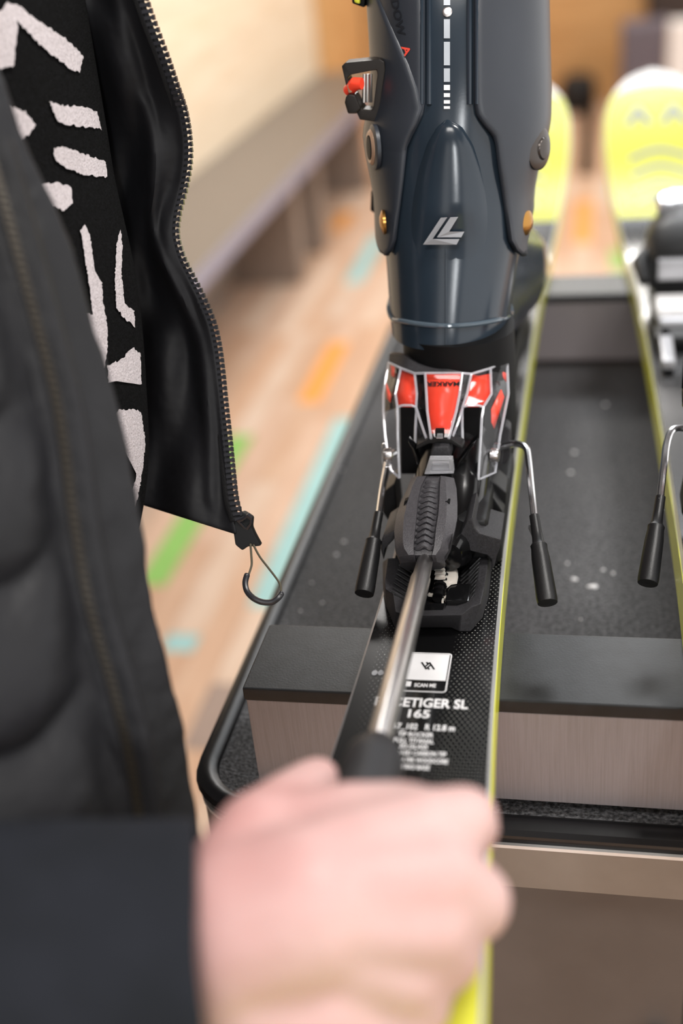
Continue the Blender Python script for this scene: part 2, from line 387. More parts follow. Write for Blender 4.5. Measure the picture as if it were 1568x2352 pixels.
# ------------------------------------------------------------------ the two ski support bars
def support_bar(y0, label, x0=0.0):
    e = empty('support_bar', (240, y0+29, TZ), label, 'support bar', 'ski support bars on the table')
    MB().box(x0, 470, y0, y0+58.5, -67.5, -8.6).build('metal_body', M_barface, e, bevel=0.6)
    MB().box(x0+0.5, 470, y0+0.6, y0+58.2, -9.2, -8.2).build('metal_rim', M_lip, e, bevel=0.2)
    MB().box(x0-1, 471, y0-1.2, y0+59, -8.2, 0).build('rubber_pad', M_pad, e, bevel=1.2)
    for xx in (x0+30, 440): MB().box(xx-12, xx+12, y0+10, y0+48, TZ, -67.5).build('foot', M_black, e, bevel=0.5)
support_bar(0, 'front brushed metal support bar with black rubber pad, under the ski tail')
support_bar(628, 'rear brushed metal support bar with black rubber pad, beyond the boot')
# ================================================================== SKIS
TAIL = -580.0; TIP = 1085.0
HW = [(-580, 40), (-568, 47), (-540, 50), (-400, 49), (-206, 44.5), (-60, 37.5), (28, 35), (120, 33.8), (260, 34), (420, 35.5), (543, 37.5), (650, 41), (760, 47), (860, 55), (920, 59.5), (975, 60), (1020, 54), (1050, 42), (1072, 26), (1085, 4)]
def hw(y): return smooth_tab(HW, y)
ZL = [(-580, 6), (-480, 1), (-300, 0), (600, 0), (690, 0.8), (760, 8), (850, 32), (950, 72), (1040, 108), (1085, 124)]
def zl(y): return smooth_tab(ZL, y)
def thick(y): return lerp_tab([(-580, 9), (-300, 16), (0, 20), (500, 20), (700, 14), (900, 8), (1085, 6)], y)
YS = [TAIL+k for k in (0, 4, 12, 26, 50)] + [TAIL+50+k*30 for k in range(1, 50)]
YS = [y for y in YS if y < 980] + [980, 1000, 1018, 1034, 1048, 1060, 1070, 1078, 1083, TIP]
def topsheet_material():
    mt = bpy.data.materials.new('ski_topsheet_print'); mt.use_nodes = True; nt = mt.node_tree; N = nt.nodes; L = nt.links
    b = N['Principled BSDF']; b.inputs['Roughness'].default_value = 0.22; b.inputs['Coat Weight'].default_value = 0.3; b.inputs['Coat Roughness'].default_value = 0.06
    tc = N.new('ShaderNodeTexCoord'); sp = N.new('ShaderNodeSeparateXYZ'); L.new(tc.outputs['Object'], sp.inputs[0])
    def mth(op, a, c=None, d=None, clamp=False):
        n = N.new('ShaderNodeMath'); n.operation = op; n.use_clamp = clamp
        for i, v in enumerate((a, c, d)):
            if v is None: continue
            if isinstance(v, (int, float)): n.inputs[i].default_value = v
            else: L.new(v, n.inputs[i])
        return n.outputs[0]
    X = mth('MULTIPLY', sp.outputs[0], 1000); Y = mth('MULTIPLY', sp.outputs[1], 1000)
    def dots(ox, oy, px=2.7, py=4.4):
        fx = mth('SUBTRACT', mth('WRAP', mth('ADD', X, ox), px, 0.0), px/2)
        fy = mth('SUBTRACT', mth('WRAP', mth('ADD', Y, oy), py, 0.0), py/2)
        return mth('SQRT', mth('ADD', mth('MULTIPLY', fx, fx), mth('MULTIPLY', fy, fy)))
    dd = mth('MINIMUM', dots(0, 0), dots(1.35, 2.2))
    dot = mth('MULTIPLY', mth('SUBTRACT', 0.44, dd), 4.5, clamp=True)
    ax = mth('ABSOLUTE', X)
    # print fades towards the middle of the ski
    edge = mth('MULTIPLY', mth('SUBTRACT', ax, mth('ADD', 10.0, mth('MULTIPLY', Y, 0.06))), 0.12, clamp=True)
    right = mth('ADD', 0.45, mth('MULTIPLY', mth('ADD', X, 10.0), 0.02), clamp=True)
    dot = mth('MULTIPLY', mth('MULTIPLY', dot, edge), right)
    mx = N.new('ShaderNodeMix'); mx.data_type = 'RGBA'; mx.inputs[6].default_value = lin('#0b0b0c'); mx.inputs[7].default_value = lin('#96968f')
    L.new(dot, mx.inputs[0])
    # yellow shovel and tail
    ytip = mth('MULTIPLY', mth('SUBTRACT', Y, 792.0), 0.3, clamp=True)
    ytail = mth('MULTIPLY', mth('SUBTRACT', mth('SUBTRACT', -158.0, mth('MULTIPLY', mth('SUBTRACT', 44.0, X), 1.3)), Y), 0.5, clamp=True)
    yy = mth('MAXIMUM', ytip, ytail)
    m2 = N.new('ShaderNodeMix'); m2.data_type = 'RGBA'; m2.inputs[7].default_value = lin('#d3d548'); L.new(yy, m2.inputs[0]); L.new(mx.outputs[2], m2.inputs[6])
    wh = mth('MULTIPLY', mth('SUBTRACT', mth('ADD', Y, mth('MULTIPLY', mth('MULTIPLY', X, X), 0.008)), 1048.0), 0.3, clamp=True)
    m3 = N.new('ShaderNodeMix'); m3.data_type = 'RGBA'; m3.inputs[7].default_value = lin('#ece9e6'); L.new(wh, m3.inputs[0]); L.new(m2.outputs[2], m3.inputs[6])
    L.new(mth('SUBTRACT', 0.5, mth('MULTIPLY', yy, 0.38)), b.inputs['Specular IOR Level']); L.new(mth('SUBTRACT', 0.3, mth('MULTIPLY', yy, 0.3)), b.inputs['Coat Weight'])
    L.new(m3.outputs[2], b.inputs['Base Color'])
    bp = N.new('ShaderNodeBump'); bp.inputs['Strength'].default_value = 0.35; bp.inputs['Distance'].default_value = 0.0003
    L.new(dot, bp.inputs['Height']); L.new(bp.outputs['Normal'], b.inputs['Normal'])
    return mt
M_top = topsheet_material()
def make_ski(loc, yaw, label, inner=1):
    e = empty('ski', loc, label, 'ski', 'slalom skis lying on the support bars')
    e.rotation_euler = (0, 0, 0)
    O = Vector(loc)
    def P(x, y, z): return Vector((x, y, z)) + O
    base, wall, bev, top, edg = [], [], [], [], []
    for y in YS:
        w = hw(y); z = zl(y); t = thick(y); b_ = min(2.6, w*0.4)
        edg.append([P(-w, y, z), P(w, y, z), P(w, y, z+2), P(-w, y, z+2)])
        il, ir = (1.4, -0.2) if inner == 1 else (-1.2, 1.4)
        wall.append([P(-w+il, y, z+1.5), P(w-ir, y, z+1.5), P(w-max(ir, 0.5), y, z+t-2.4), P(-w+max(il, 0.5), y, z+t-2.4)])
        bev.append([P(-w+.7, y, z+t-2.6), P(w-.7, y, z+t-2.6), P(w-b_, y, z+t), P(-w+b_, y, z+t)])
        n = 6; row = []
        for k in range(n+1): row.append(P((-w+b_)+(2*w-2*b_)*k/n, y, z+t+0.05))
        top.append(row + [P(w-b_, y, z+t-.4), P(-w+b_, y, z+t-.4)])
    MB().loft(edg).build('steel_edge', M_steel, e); MB().loft(wall).build('sidewall', M_yellow, e)
    MB().loft(bev).build('bevel_strip', M_bevel, e); MB().loft(top).build('topsheet', M_top, e)
    e.rotation_euler = (0, 0, yaw)
    return e
SK1 = Vector((99.3, 0, 0)); SK2 = Vector((264.0, 0, 0)); YAW1 = 0.010; YAW2 = 0.018
ski1 = make_ski(SK1, YAW1, 'black and yellow ski under the grey boot, nearest the jacket')
ski2 = make_ski(SK2, YAW2, 'black and yellow ski at the right edge, with an empty binding', -1)
# flat print on the near ski
def on_ski(parent, name, v2, f, cx, cy, mt, dz=0.25, O=SK1):
    verts = [Vector((cx+p.x, cy+p.y, zl(cy+p.y)+thick(cy+p.y)+dz)) + O for p in v2]
    return mesh_obj(name, verts, f, mt, parent, smooth=0)
def ring_frame(w, h, r, t, n=5):
    o = [p for p in rrect(-w/2, w/2, -h/2, h/2, r, 0, n)]; i = [p for p in rrect(-w/2+t, w/2-t, -h/2+t, h/2-t, max(r-t, .2), 0, n)]
    k = len(o); return o+i, [(a, (a+1) % k, k+(a+1) % k, k+a) for a in range(k)]
# ================================================================== SKI BOOT
def boot_hit_factory(rows, nexp):
    """rows: (z, xc, yback, a, b)"""
    tx = [(r[0], r[1]) for r in rows]; ty = [(r[0], r[2]) for r in rows]; ta = [(r[0], r[3]) for r in rows]; tb = [(r[0], r[4]) for r in rows]
    def par(z): return smooth_tab(tx, z), smooth_tab(ty, z), smooth_tab(ta, z), smooth_tab(tb, z)
    def pt(th, z, off=0.0):
        xc, yb, a, b = par(z); a += off; b += off; c, s = math.cos(th), math.sin(th)
        return Vector((xc + a*math.copysign(abs(s)**(2/nexp), s), yb + (b-off) - b*math.copysign(abs(c)**(2/nexp), c), z))
    def F(p, off=0.0):
        xc, yb, a, b = par(p.z); return (abs((p.x-xc)/(a+off))**nexp + abs((p.y-yb-b)/(b+off))**nexp) - 1
    def hit(px, py, off=0.0):
        r = ray(px, py); t = 480.0; prev = None
        while t < 900:
            p = CAM + r*t
            f = F(p, off)
            if f <= 0 and prev is not None:
                lo, hi = t-2.0, t
                for _ in range(18):
                    md = (lo+hi)/2
                    if F(CAM+r*md, off) > 0: lo = md
                    else: hi = md
                return CAM + r*hi
            prev = f; t += 2.0
        # missed: nearest grazing point
        best = min(((F(CAM+r*tt, off), tt) for tt in range(500, 860, 4)), key=lambda q: q[0])
        return CAM + r*best[1]
    def theta(p):
        xc, yb, a, b = par(p.z); sx = (p.x-xc)/a; cy = -(p.y-yb-b)/b
        sx = math.copysign(min(1, abs(sx))**(nexp/2), sx); cy = math.copysign(min(1, abs(cy))**(nexp/2), cy)
        return math.atan2(sx, cy)
    return pt, hit, theta, par
def boot_rows(sil, yb_tab, b):
    rows = []
    for (py, pl, pr) in sil:
        yb = smooth_tab(yb_tab, py)
        c = at((pl+pr)/2-22, py, y=yb)
        L_ = at(pl, py, y=yb+b); R_ = at(pr, py, y=yb+b)
        # silhouettes lie at the widest place, where the ray runs a little lower: same row, corrected width
        rows.append((c.z, (L_.x+R_.x)/2, yb, (R_.x-L_.x)/2, b))
    rows.sort(); return rows
YB = [(-160, 214), (0, 200), (240, 183), (450, 172), (560, 167), (740, 155), (805, 151), (860, 150)]
shell_rows = boot_rows([(860, 912, 1166), (805, 908, 1172), (740, 903, 1180), (650, 897, 1193), (580, 891, 1204), (480, 886, 1214), (380, 880, 1222), (250, 876, 1232), (100, 872, 1238), (0, 868, 1240), (-160, 864, 1242)], YB, 52)
cuff_rows = boot_rows([(600, 880, 1213), (560, 878, 1218), (480, 874, 1223), (400, 860, 1244), (340, 851, 1256), (290, 860, 1258), (230, 870, 1257), (100, 866, 1254), (0, 860, 1252), (-160, 854, 1250)], [(p, y-1.0) for p, y in YB], 56)
s_pt, s_hit, s_theta, s_par = boot_hit_factory(shell_rows, 2.25)
c_pt, c_hit, c_theta, c_par = boot_hit_factory(cuff_rows, 2.25)
SOLE = 66.0
boot = empty('ski_boot', (101, 260, SOLE), 'dark grey-blue ski boot seen from behind, locked in the binding', 'ski boot')
zlip = s_hit(1020, 805).z; ztop = s_hit(1025, -150).z + 20
# lower shell: heel column and fore-foot in one skin
mb = MB(); rings = []; NT = 48
zs = [zlip + (ztop-zlip)*k/40 for k in range(41)]
rings.append([s_pt(2*math.pi*k/NT, zlip+0.5, -3.0)-Vector((0, 0, 1)) for k in range(NT)])
for z in zs: rings.append([s_pt(2*math.pi*k/NT, z) for k in range(NT)])
mb.loft(rings)
def foot_ring(y, wx, z0, z1, n=24):
    return [Vector((101-0.01*(y-150) + wx*math.copysign(abs(math.cos(a))**0.7, math.cos(a)), y, (z0+z1)/2 + (z1-z0)/2*math.copysign(abs(math.sin(a))**0.7, math.sin(a)))) for a in [2*math.pi*k/n for k in range(n)]]
mb.loft([foot_ring(y, w_, z0, z1) for y, w_, z0, z1 in ((185, 24, 92, 180), (220, 28, 84, 205), (270, 33, 82, 190), (330, 46, 80, 160), (380, 47, 80, 138), (420, 40, 80, 122), (440, 26, 82, 110))])
mb.build('shell', M_shell, boot, smooth=50)
# heel and toe lugs, sole
mb = MB(); mb.loft([[Vector((101+33*math.sin(a)*(1 if abs(math.cos(a)) < 2 else 1), 178-30*math.cos(a) if math.cos(a) > 0 else 178-60*math.cos(a), z)) for a in [2*math.pi*k/28 for k in range(28)]] for z in (SOLE, SOLE+4, zlip-1, zlip+3)])
mb.build('heel_lug', M_lug, boot)
mb = MB(); mb.box(70, 130, 235, 440, SOLE, 84); mb.build('sole', M_lug, boot, bevel=5)
mb = MB(); mb.box(67, 133, 415, 466, SOLE, 92); mb.build('toe_lug', M_lug, boot, bevel=8)
# ridge round the heel, its highlight put in as a paler colour than the shell
pts = []
for px, py in ((903, 733), (925, 737), (960, 743), (1000, 747), (1040, 748), (1090, 744), (1140, 735), (1178, 724)): pts.append(s_hit(px, py))
zr = [p.z for p in pts]
for k in range(4):
    pass
thl = [s_theta(p) for p in pts]
full = [s_pt(thl[0]-0.35*j, zr[0]+j*1.5, 0.4) for j in (5, 4, 3, 2, 1)] + [s_pt(t, z, 0.4) for t, z in zip(thl, zr)] + [s_pt(thl[-1]+0.35*j, zr[-1]+j*1.5, 0.4) for j in (1, 2, 3, 4, 5)]
MB().tube(catmull(full, 4), 1.5, 8).build('heel_ridge', mat('ridge_highlight', '#4a555e', 0.1), boot)
# raised spoiler arch on the back of the shell
arch_l = [(902, 575), (928, 650), (936, 560), (938, 510), (945, 450), (958, 390), (978, 330), (1000, 293), (1026, 272)]
arch_r = [(1175, 575), (1146, 650), (1129, 560), (1126, 500), (1118, 440), (1106, 385), (1088, 330), (1062, 290), (1026, 272)]
rows = []
for i in range(7):
    f0 = i + 1 if i < 7 else 7
rows = []
nA = 26
def along(pl, f):
    f *= len(pl)-1; i = min(int(f), len(pl)-2); u = f-i
    return (pl[i][0]+(pl[i+1][0]-pl[i][0])*u, pl[i][1]+(pl[i+1][1]-pl[i][1])*u)
al = arch_l[1:]; ar = arch_r[1:]
for i in range(nA+1):
    a = along(al, i/nA); b = along(ar, i/nA); row = []
    for k in range(15):
        u = k/14; px = a[0]+(b[0]-a[0])*u; py = a[1]+(b[1]-a[1])*u
        edge = min(1.0, 6*min(u, 1-u)); foot = min(1.0, i/9)**1.4
        row.append(s_hit(px, py, -0.8 + (2.6*edge**0.5 + 2.6*(1-(2*u-1)**2))*foot*math.sin(min(1, (nA-i)/9)*math.pi/2)**0.7))
    rows.append(row)
MB().grid(rows).build('spoiler_arch', M_shell, boot, smooth=60)
# cuff wings
IN_L = [(-160, 972), (0, 972), (235, 972), (262, 968), (290, 954), (311, 943), (338, 931), (422, 922), (549, 904), (570, 897), (581, 886)]
IN_R = [(-160, 1091), (0, 1091), (235, 1091), (262, 1096), (285, 1112), (308, 1134), (330, 1141), (380, 1147), (549, 1173), (572, 1186), (584, 1204)]
def wing(name, tab, side, off, mt, pys, thmax=2.2, thick_=3.2):
    rows = []
    off0 = off
    for py in pys:
        off = off0 if (off0 < 1 or py < 300) else off0 - (off0-0.2)*min(1, (py-300)/90)
        p = c_hit(lerp_tab(tab, py), py, off); th0 = c_theta(p); th1 = side*thmax
        low = max(0.0, (py-430)/155)
        th1 = th1 + (side*1.42-th1)*min(1, low*1.4)
        if py > 550: th1 = th0 + (th1-th0)*max(0.25, 1-((py-550)/34)**2*0.75)
        row = []
        for k in range(23):
            u = (k/22)**1.35; th = th0+(th1-th0)*u
            row.append(c_pt(th, p.z, off - (1.2 if k == 0 else 0)))
        rows.append(row)
    return MB().grid(rows).build(name, mt, boot, smooth=60, solid=thick_, solid_off=-1 if False else 0)
PYS = list(range(-160, 230, 30)) + [235, 248, 262, 276, 290, 300, 311, 325, 338, 355, 380, 410, 440, 480, 520, 549, 560, 570, 578, 584]
wl_ = wing('cuff_wing', IN_L, -1, 0.6, M_cuff, PYS); wr_ = wing('cuff_wing', IN_R, 1, 0.6, M_cuff, PYS)
OV = [(-160, 800), (-20, 862), (65, 899), (150, 938), (205, 958), (250, 968), (285, 955), (311, 940), (338, 930), (400, 922)]
wing('cuff_overlap', OV, -1, 2.0, M_cuff, [-20, 0, 30, 65, 100, 150, 180, 205, 230, 250, 268, 285, 300, 320, 340, 370, 400], thick_=2.5)
# raised rails beside the spine
for xx in (968, 1095):
    MB().tube([c_hit(xx, py, 1.2) for py in range(-150, 241, 30)], 1.1, 8).build('spine_rail', M_shell, boot)
for xx, r_ in ((985, 1.6), (1078, 1.6)):
    MB().tube([s_hit(xx, py, 0.2) for py in range(-150, 261, 30)], r_, 8).build('spine_edge', M_shell, boot)
# centre seam
MB().tube([s_hit(1023, py, 0.1) for py in (790, 750, 720, 640, 560)], 0.35, 6).build('mould_seam', M_shell, boot)
# printed marks
def decal(name, polys, mt, hitf, off, parent=boot):
    v, f = [], []
    for poly in polys:
        n = len(v); v += [hitf(px, py, off) for px, py in poly]; f.append(tuple(range(n, n+len(poly))))
    mesh_obj(name, v, f, mt, parent, smooth=0)
bars = [(-150, -60), (-55, 12), (44, 88), (96, 150), (157, 188), (195, 207), (214, 223), (230, 238), (244, 250)]
for a, b in bars:
    n = max(1, int((b-a)/12)); rows = []
    for k in range(n+1):
        py = a+(b-a)*k/n
        wdt = 7.0 if a > 0 else 7.5
        rows.append([s_hit(1026-wdt, py, 0.5), s_hit(1026+wdt, py, 0.5)])
    MB().grid(rows).build('spine_mark', M_white if a > 190 else M_silverprint, boot, smooth=0)
# small round rivet in the spine
def disc(c, nrm, r, h, n=20, dome=0.0):
    nrm = nrm.normalized(); a = Vector((0, 0, 1)) if abs(nrm.z) < .9 else Vector((1, 0, 0)); u = nrm.cross(a).normalized(); w_ = nrm.cross(u)
    prof = [(r, 0), (r, h*0.7), (r*0.86, h), (r*0.45, h+dome), (r*0.02, h+dome*1.2)]
    return [[c + nrm*hh + (u*math.cos(2*math.pi*k/n)+w_*math.sin(2*math.pi*k/n))*rr for k in range(n)] for rr, hh in prof]
def normal_at(hitf, px, py, off=0.0):
    p = hitf(px, py, off); a = hitf(px+5, py, off)-p; b = hitf(px, py+5, off)-p
    n = b.cross(a); return n if n.dot(CAM-p) > 0 else -n
MB().loft(disc(s_hit(1027, 28, 0.2), normal_at(s_hit, 1027, 28), 2.6, 0.7)).build('spine_rivet', M_steel, boot)
# manufacturer mark on the heel: slanted double bar
decal('heel_logo', [[(1012, 500), (1027, 499), (993, 549), (1055, 549), (1048, 562), (971, 562)], [(1034, 499), (1052, 498), (1031, 532), (1066, 532), (1059, 545), (1003, 545)]], M_logo, s_hit, 4.6)
# lettering on the left wing
def wing_text(body, p0, p1, cap, mt, hitf=c_hit, off=2.9):
    v, f = text_mesh(body, 1.0)
    xs = [p.x for p in v]; w_ = max(xs)-min(xs); x0 = min(xs)
    d = Vector((p1[0]-p0[0], p1[1]-p0[1])); u = d.normalized(); nn = Vector((u.y, -u.x))
    vv = []
    for p in v:
        q = Vector(p0) + d*((p.x-x0)/w_) + nn*(p.y*cap)
        vv.append(hitf(q.x, q.y, off))
    mesh_obj('lettering', vv, f, mt, boot, smooth=0)
wing_text('A', (921, 107), (930, 130), 17, M_redtxt, off=2.7)
wing_text('SHADOW', (884, -60), (914, 84), 18, M_dim, off=2.7)
# ankle pivots and rivets
pr = c_hit(1243, 340, 0.6); nr = normal_at(c_hit, 1243, 340)
def side_disc(name, px, py, r, h, mt, off, dome=0.5, axis=None):
    p = c_hit(px, py, off); n = normal_at(c_hit, px, py) if axis is None else Vector(axis)
    MB().loft(disc(p - n.normalized()*0.8, n, r, h, 28, dome)).build(name, mt, boot)
side_disc('ankle_pivot', 1234, 340, 12.0, 3.0, M_gun, 1.0, 0.8, (0.88, -0.47, 0.05))
side_disc('ankle_rivet', 1238, 341, 6.4, 4.6, M_gun, 1.6, 0.6, (0.88, -0.47, 0.05))
side_disc('ankle_pivot', 862, 338, 12.5, 3.0, M_cuff, 1.0, 0.3, (-0.93, -0.36, 0.05))
side_disc('ankle_rivet', 860, 338, 9.8, 4.2, M_beige, 1.4, 0.2, (-0.93, -0.36, 0.05))
side_disc('ankle_rivet_cap', 863, 338, 7.6, 5.2, M_lug, 1.4, 0.4, (-0.93, -0.36, 0.05))
side_disc('cuff_rivet', 1209, 512, 7.0, 2.0, M_bronze, 1.8, 1.4, (0.9, -0.42, 0.0))
side_disc('cuff_rivet', 882, 510, 7.0, 2.2, M_bronze, 1.8, 1.2, (-0.97, -0.2, 0.0))
# buckle on the left wing
def slab(poly, y, th, name, mt, bev=0.8, parent=boot):
    v = [at(px, py, y=y) for px, py in poly]
    return MB().prism(v, (0, th, 0)).build(name, mt, parent, bevel=bev)
by = 198
def frame_slab(outer, inner, y, th, name, mt, parent=boot, bev=0.6):
    o_ = [at(px, py, y=y) for px, py in outer]; i_ = [at(px, py, y=y) for px, py in inner]; n = len(o_); d = Vector((0, th, 0))
    v = o_+i_+[p+d for p in o_]+[p+d for p in i_]; f = []
    for k in range(n):
        q = (k+1) % n
        f += [(k, q, n+q, n+k), (2*n+k, 3*n+k, 3*n+q, 2*n+q), (k, 2*n+k, 2*n+q, q), (n+k, n+q, 3*n+q, 3*n+k)]
    return mesh_obj(name, v, f, mt, parent, bevel=bev)
bk = frame_slab([(784, 152), (792, 144), (872, 136), (882, 142), (884, 160), (868, 272), (862, 280), (826, 275), (812, 245), (796, 205)], [(797, 180), (805, 172), (850, 163), (864, 161), (866, 172), (857, 246), (852, 254), (832, 252), (822, 235), (806, 205)], by, 13, 'cuff_buckle', M_buckle)
MB().tube([at(800, 208, y=by+4), at(816, 192, y=by-1), at(831, 192, y=by-2)], [3.4, 3.6, 3.2], 12).build('buckle_knob', M_red, bk)
slab([(795, 196), (806, 190), (810, 212), (800, 216)], by-2, 10, 'buckle_tip', M_beige, 1.0, bk)
slab([(793, 222), (800, 216), (815, 218), (828, 250), (818, 262), (798, 262), (790, 236)], by-3, 12, 'buckle_arm', M_buckle, 1.0, bk)
for k, xx in enumerate((836, 843, 851)):
    MB().tube([at(xx, 170, y=by+8), at(xx-1+k*0.5, 235, y=by+8)], 1.0, 8).build('ladder_wire', M_steel, bk)
frame_slab([(852, 440), (866, 428), (876, 432), (876, 488), (862, 492), (850, 484)], [(858, 448), (866, 438), (871, 442), (871, 478), (862, 482), (856, 474)], 228, 8, 'instep_buckle', M_lug)
slab([(806, -20), (840, -20), (836, 18), (808, 8)], 232, 12, 'top_buckle', M_lug)
slab([(812, -8), (826, -8), (826, 10), (813, 6)], 229, 3, 'top_buckle_insert', M_yellow)
# padded liner showing above the shell (top of the boot)
zt = ztop
MB().loft([[s_pt(2*math.pi*k/32, zt-20, -6) for k in range(32)], [s_pt(2*math.pi*k/32, zt+18, -8) for k in range(32)], [s_pt(2*math.pi*k/32, zt+18, -16) for k in range(32)], [s_pt(2*math.pi*k/32, zt-40, -18) for k in range(32)]]).build('liner', M_lug, boot)
# ================================================================== HEEL BINDING
heel = empty('heel_binding', (100, 90, 20), 'heel binding with clear red-lined cover, holding the grey boot', 'ski binding', 'ski bindings')
def V(px, py, y): return at(px, py, y=y)
def VZ(px, py, z): return at(px, py, z=z)
# tray on the ski behind the heel
outer = [(908, 1442), (1038, 1441), (1056, 1450), (1080, 1451), (1100, 1436), (1118, 1400), (1128, 1340), (1132, 1285)]
def tray_ring(pts, z): return [VZ(px, py, z) for px, py in pts]
O0 = [(878, 1290), (879, 1352), (886, 1395), (905, 1441), (960, 1442), (1036, 1442), (1054, 1451), (1080, 1452), (1108, 1420), (1122, 1372), (1130, 1290)]
zb0, zb1 = 20.5, 34.0
ob = [VZ(px, py, zb0) for px, py in O0]
T0 = [(889, 1282), (883, 1335), (885, 1352), (902, 1362), (907, 1405), (960, 1414), (1060, 1412), (1082, 1394), (1104, 1386), (1112, 1350), (1122, 1282)]
ot = [VZ(px, py, zb1) for px, py in T0]
# keep the wall upright: top ring stays inside the bottom ring
I0 = [(909, 1282), (904, 1320), (898, 1352), (910, 1385), (925, 1403), (962, 1412), (1056, 1410), (1076, 1392), (1092, 1362), (1097, 1330), (1100, 1282)]
it = [VZ(px, py, zb1-1) for px, py in I0]
ctr = Vector((100, 70, 0))
fl = [Vector(((p.x-100)*0.62+100, (p.y-85)*0.62+85, 26.5)) for p in it]
mb = MB(); mb.loft([ob, ot, it, fl]); mb.build('tray', M_grain, heel, bevel=0.7, smooth=40)
# ribs inside the tray
mb = MB()
for k in range(11):
    for sgn, xa in ((-1, it[2].x+1.0), (1, it[8].x-0.5)):
        ya = 44+k*4.6
        p0 = Vector((xa, ya, 34.2)); p1 = Vector((100+sgn*(15-0.2*k), ya-3.0, 28.6)); p2 = Vector((100+sgn*9.5, ya-11, 28.2))
        if p2.y < 28: p2.y = 28
        mb.tube([p0, p1, p2], 0.55, 6)
o = mb.build('tray_ribs', M_black, heel); o['kind'] = 'stuff'
# track with adjusting screw and grease
MB().box(91, 118, 34, 130, 24, 27.6).build('track', M_gloss, heel, bevel=0.8)
MB().box(93, 105, 30, 40, 26, 31).build('track_stop', M_gloss, heel, bevel=1.2)
MB().box(104, 117, 40, 58, 27, 32).build('track_block', M_gloss, heel, bevel=1.2)
sc_ = MB(); pts = []
sc_.tube([(100, 44, 31), (100, 130, 31)], 3.2, 12)
for k in range(14): sc_.tube([(100, 47+k*5, 31), (100, 49+k*5, 31)], 4.6, 12)
sc_.build('adjusting_screw', M_gloss, heel)
def blob(name, pts, mt, parent, zb=0.0):
    top = [Vector(p)+Vector((0, 0, 1.4)) for p in pts]; c = sum((Vector(p) for p in pts), Vector())/len(pts)
    v = [Vector(p) for p in pts] + [p*0.82+(c+Vector((0, 0, 1.6)))*0.18 for p in top]; n = len(pts)
    mesh_obj(name, v, [tuple(range(n, 2*n))] + [(k, (k+1) % n, n+(k+1) % n, n+k) for k in range(n)], mt, parent, smooth=60)
gz = 32.4
blob('grease_smear', [VZ(px, py, gz) for px, py in ((1027, 1304), (1050, 1303), (1052, 1325), (1049, 1341), (1036, 1343), (1026, 1351), (1018, 1342), (1006, 1337), (1003, 1342), (998, 1336), (1012, 1332), (1022, 1333))], M_grease, heel)
blob('grease_smear', [VZ(px, py, gz-2) for px, py in ((981, 1366), (1000, 1369), (1015, 1363), (1023, 1356), (1024, 1364), (1013, 1370), (998, 1372), (983, 1370))], M_grease, heel)
blob('grease_smear', [VZ(px, py, gz-3) for px, py in ((1016, 1376), (1027, 1368), (1026, 1376), (1019, 1380), (1018, 1400), (1013, 1406), (1013, 1384))], M_grease, heel)
for k, py in enumerate((1308, 1318, 1328)):
    blob('grease_smear', [VZ(px, py+dy, gz+2.5) for px, dy in ((998, -2), (1012, -3), (1024, -2), (1022, 3), (1008, 4), (997, 3))], M_grease, heel)
# carriage with flared shoulders
for pts_, nm in (([(1072, 1195), (1084, 1188), (1090, 1212), (1100, 1224), (1151, 1239), (1147, 1262), (1141, 1276), (1136, 1300), (1128, 1312), (1128, 1286), (1118, 1276), (1062, 1262), (1050, 1240)], 'shoulder'), ([(908, 1218), (905, 1240), (884, 1262), (880, 1290), (873, 1262), (877, 1236), (895, 1224)], 'shoulder')):
    MB().prism([V(px, py, 74) for px, py in pts_], (0, 30, 0)).build(nm, M_grain, heel, bevel=1.6)
MB().box(78, 124, 82, 150, 22, 58).build('carriage', M_black, heel, bevel=4)
MB().box(72, 130, 96, 215, 21, 34).build('rail', M_black, heel, bevel=3)
# right-hand brake housing seen beside the heel piece
slab([(1118, 1100), (1140, 1112), (1163, 1132), (1160, 1180), (1128, 1130), (1112, 1140), (1104, 1110)], 128, 20, 'brake_bracket', M_black, 1.2, heel)
slab([(1110, 1135), (1125, 1130), (1158, 1180), (1155, 1205), (1130, 1205), (1108, 1165)], 118, 26, 'brake_housing', M_black, 1.2, heel)
slab([(880, 1130), (905, 1110), (912, 1180), (898, 1208), (878, 1178)], 124, 22, 'brake_housing', M_black, 1.2, heel)
slab([(1134, 990), (1160, 975), (1172, 985), (1172, 1050), (1160, 1070), (1134, 1060)], 150, 10, 'brake_pedal', M_grain, 1.5, heel)
# glossy body under the lever
def ell_ring(cx, y, wx, z0, z1, n=20, e=0.75):
    return [Vector((cx + wx*math.copysign(abs(math.cos(a))**e, math.cos(a)), y, (z0+z1)/2 + (z1-z0)/2*math.copysign(abs(math.sin(a))**e, math.sin(a)))) for a in [2*math.pi*k/n for k in range(n)]]
MB().loft([ell_ring(100, 66, 11, 34, 52), ell_ring(100, 76, 16, 28, 56), ell_ring(100, 92, 19, 26, 60), ell_ring(100, 106, 21, 26, 68), ell_ring(100, 122, 22, 26, 78), ell_ring(100, 150, 22, 26, 90)]).build('body', M_gloss, heel, smooth=50)
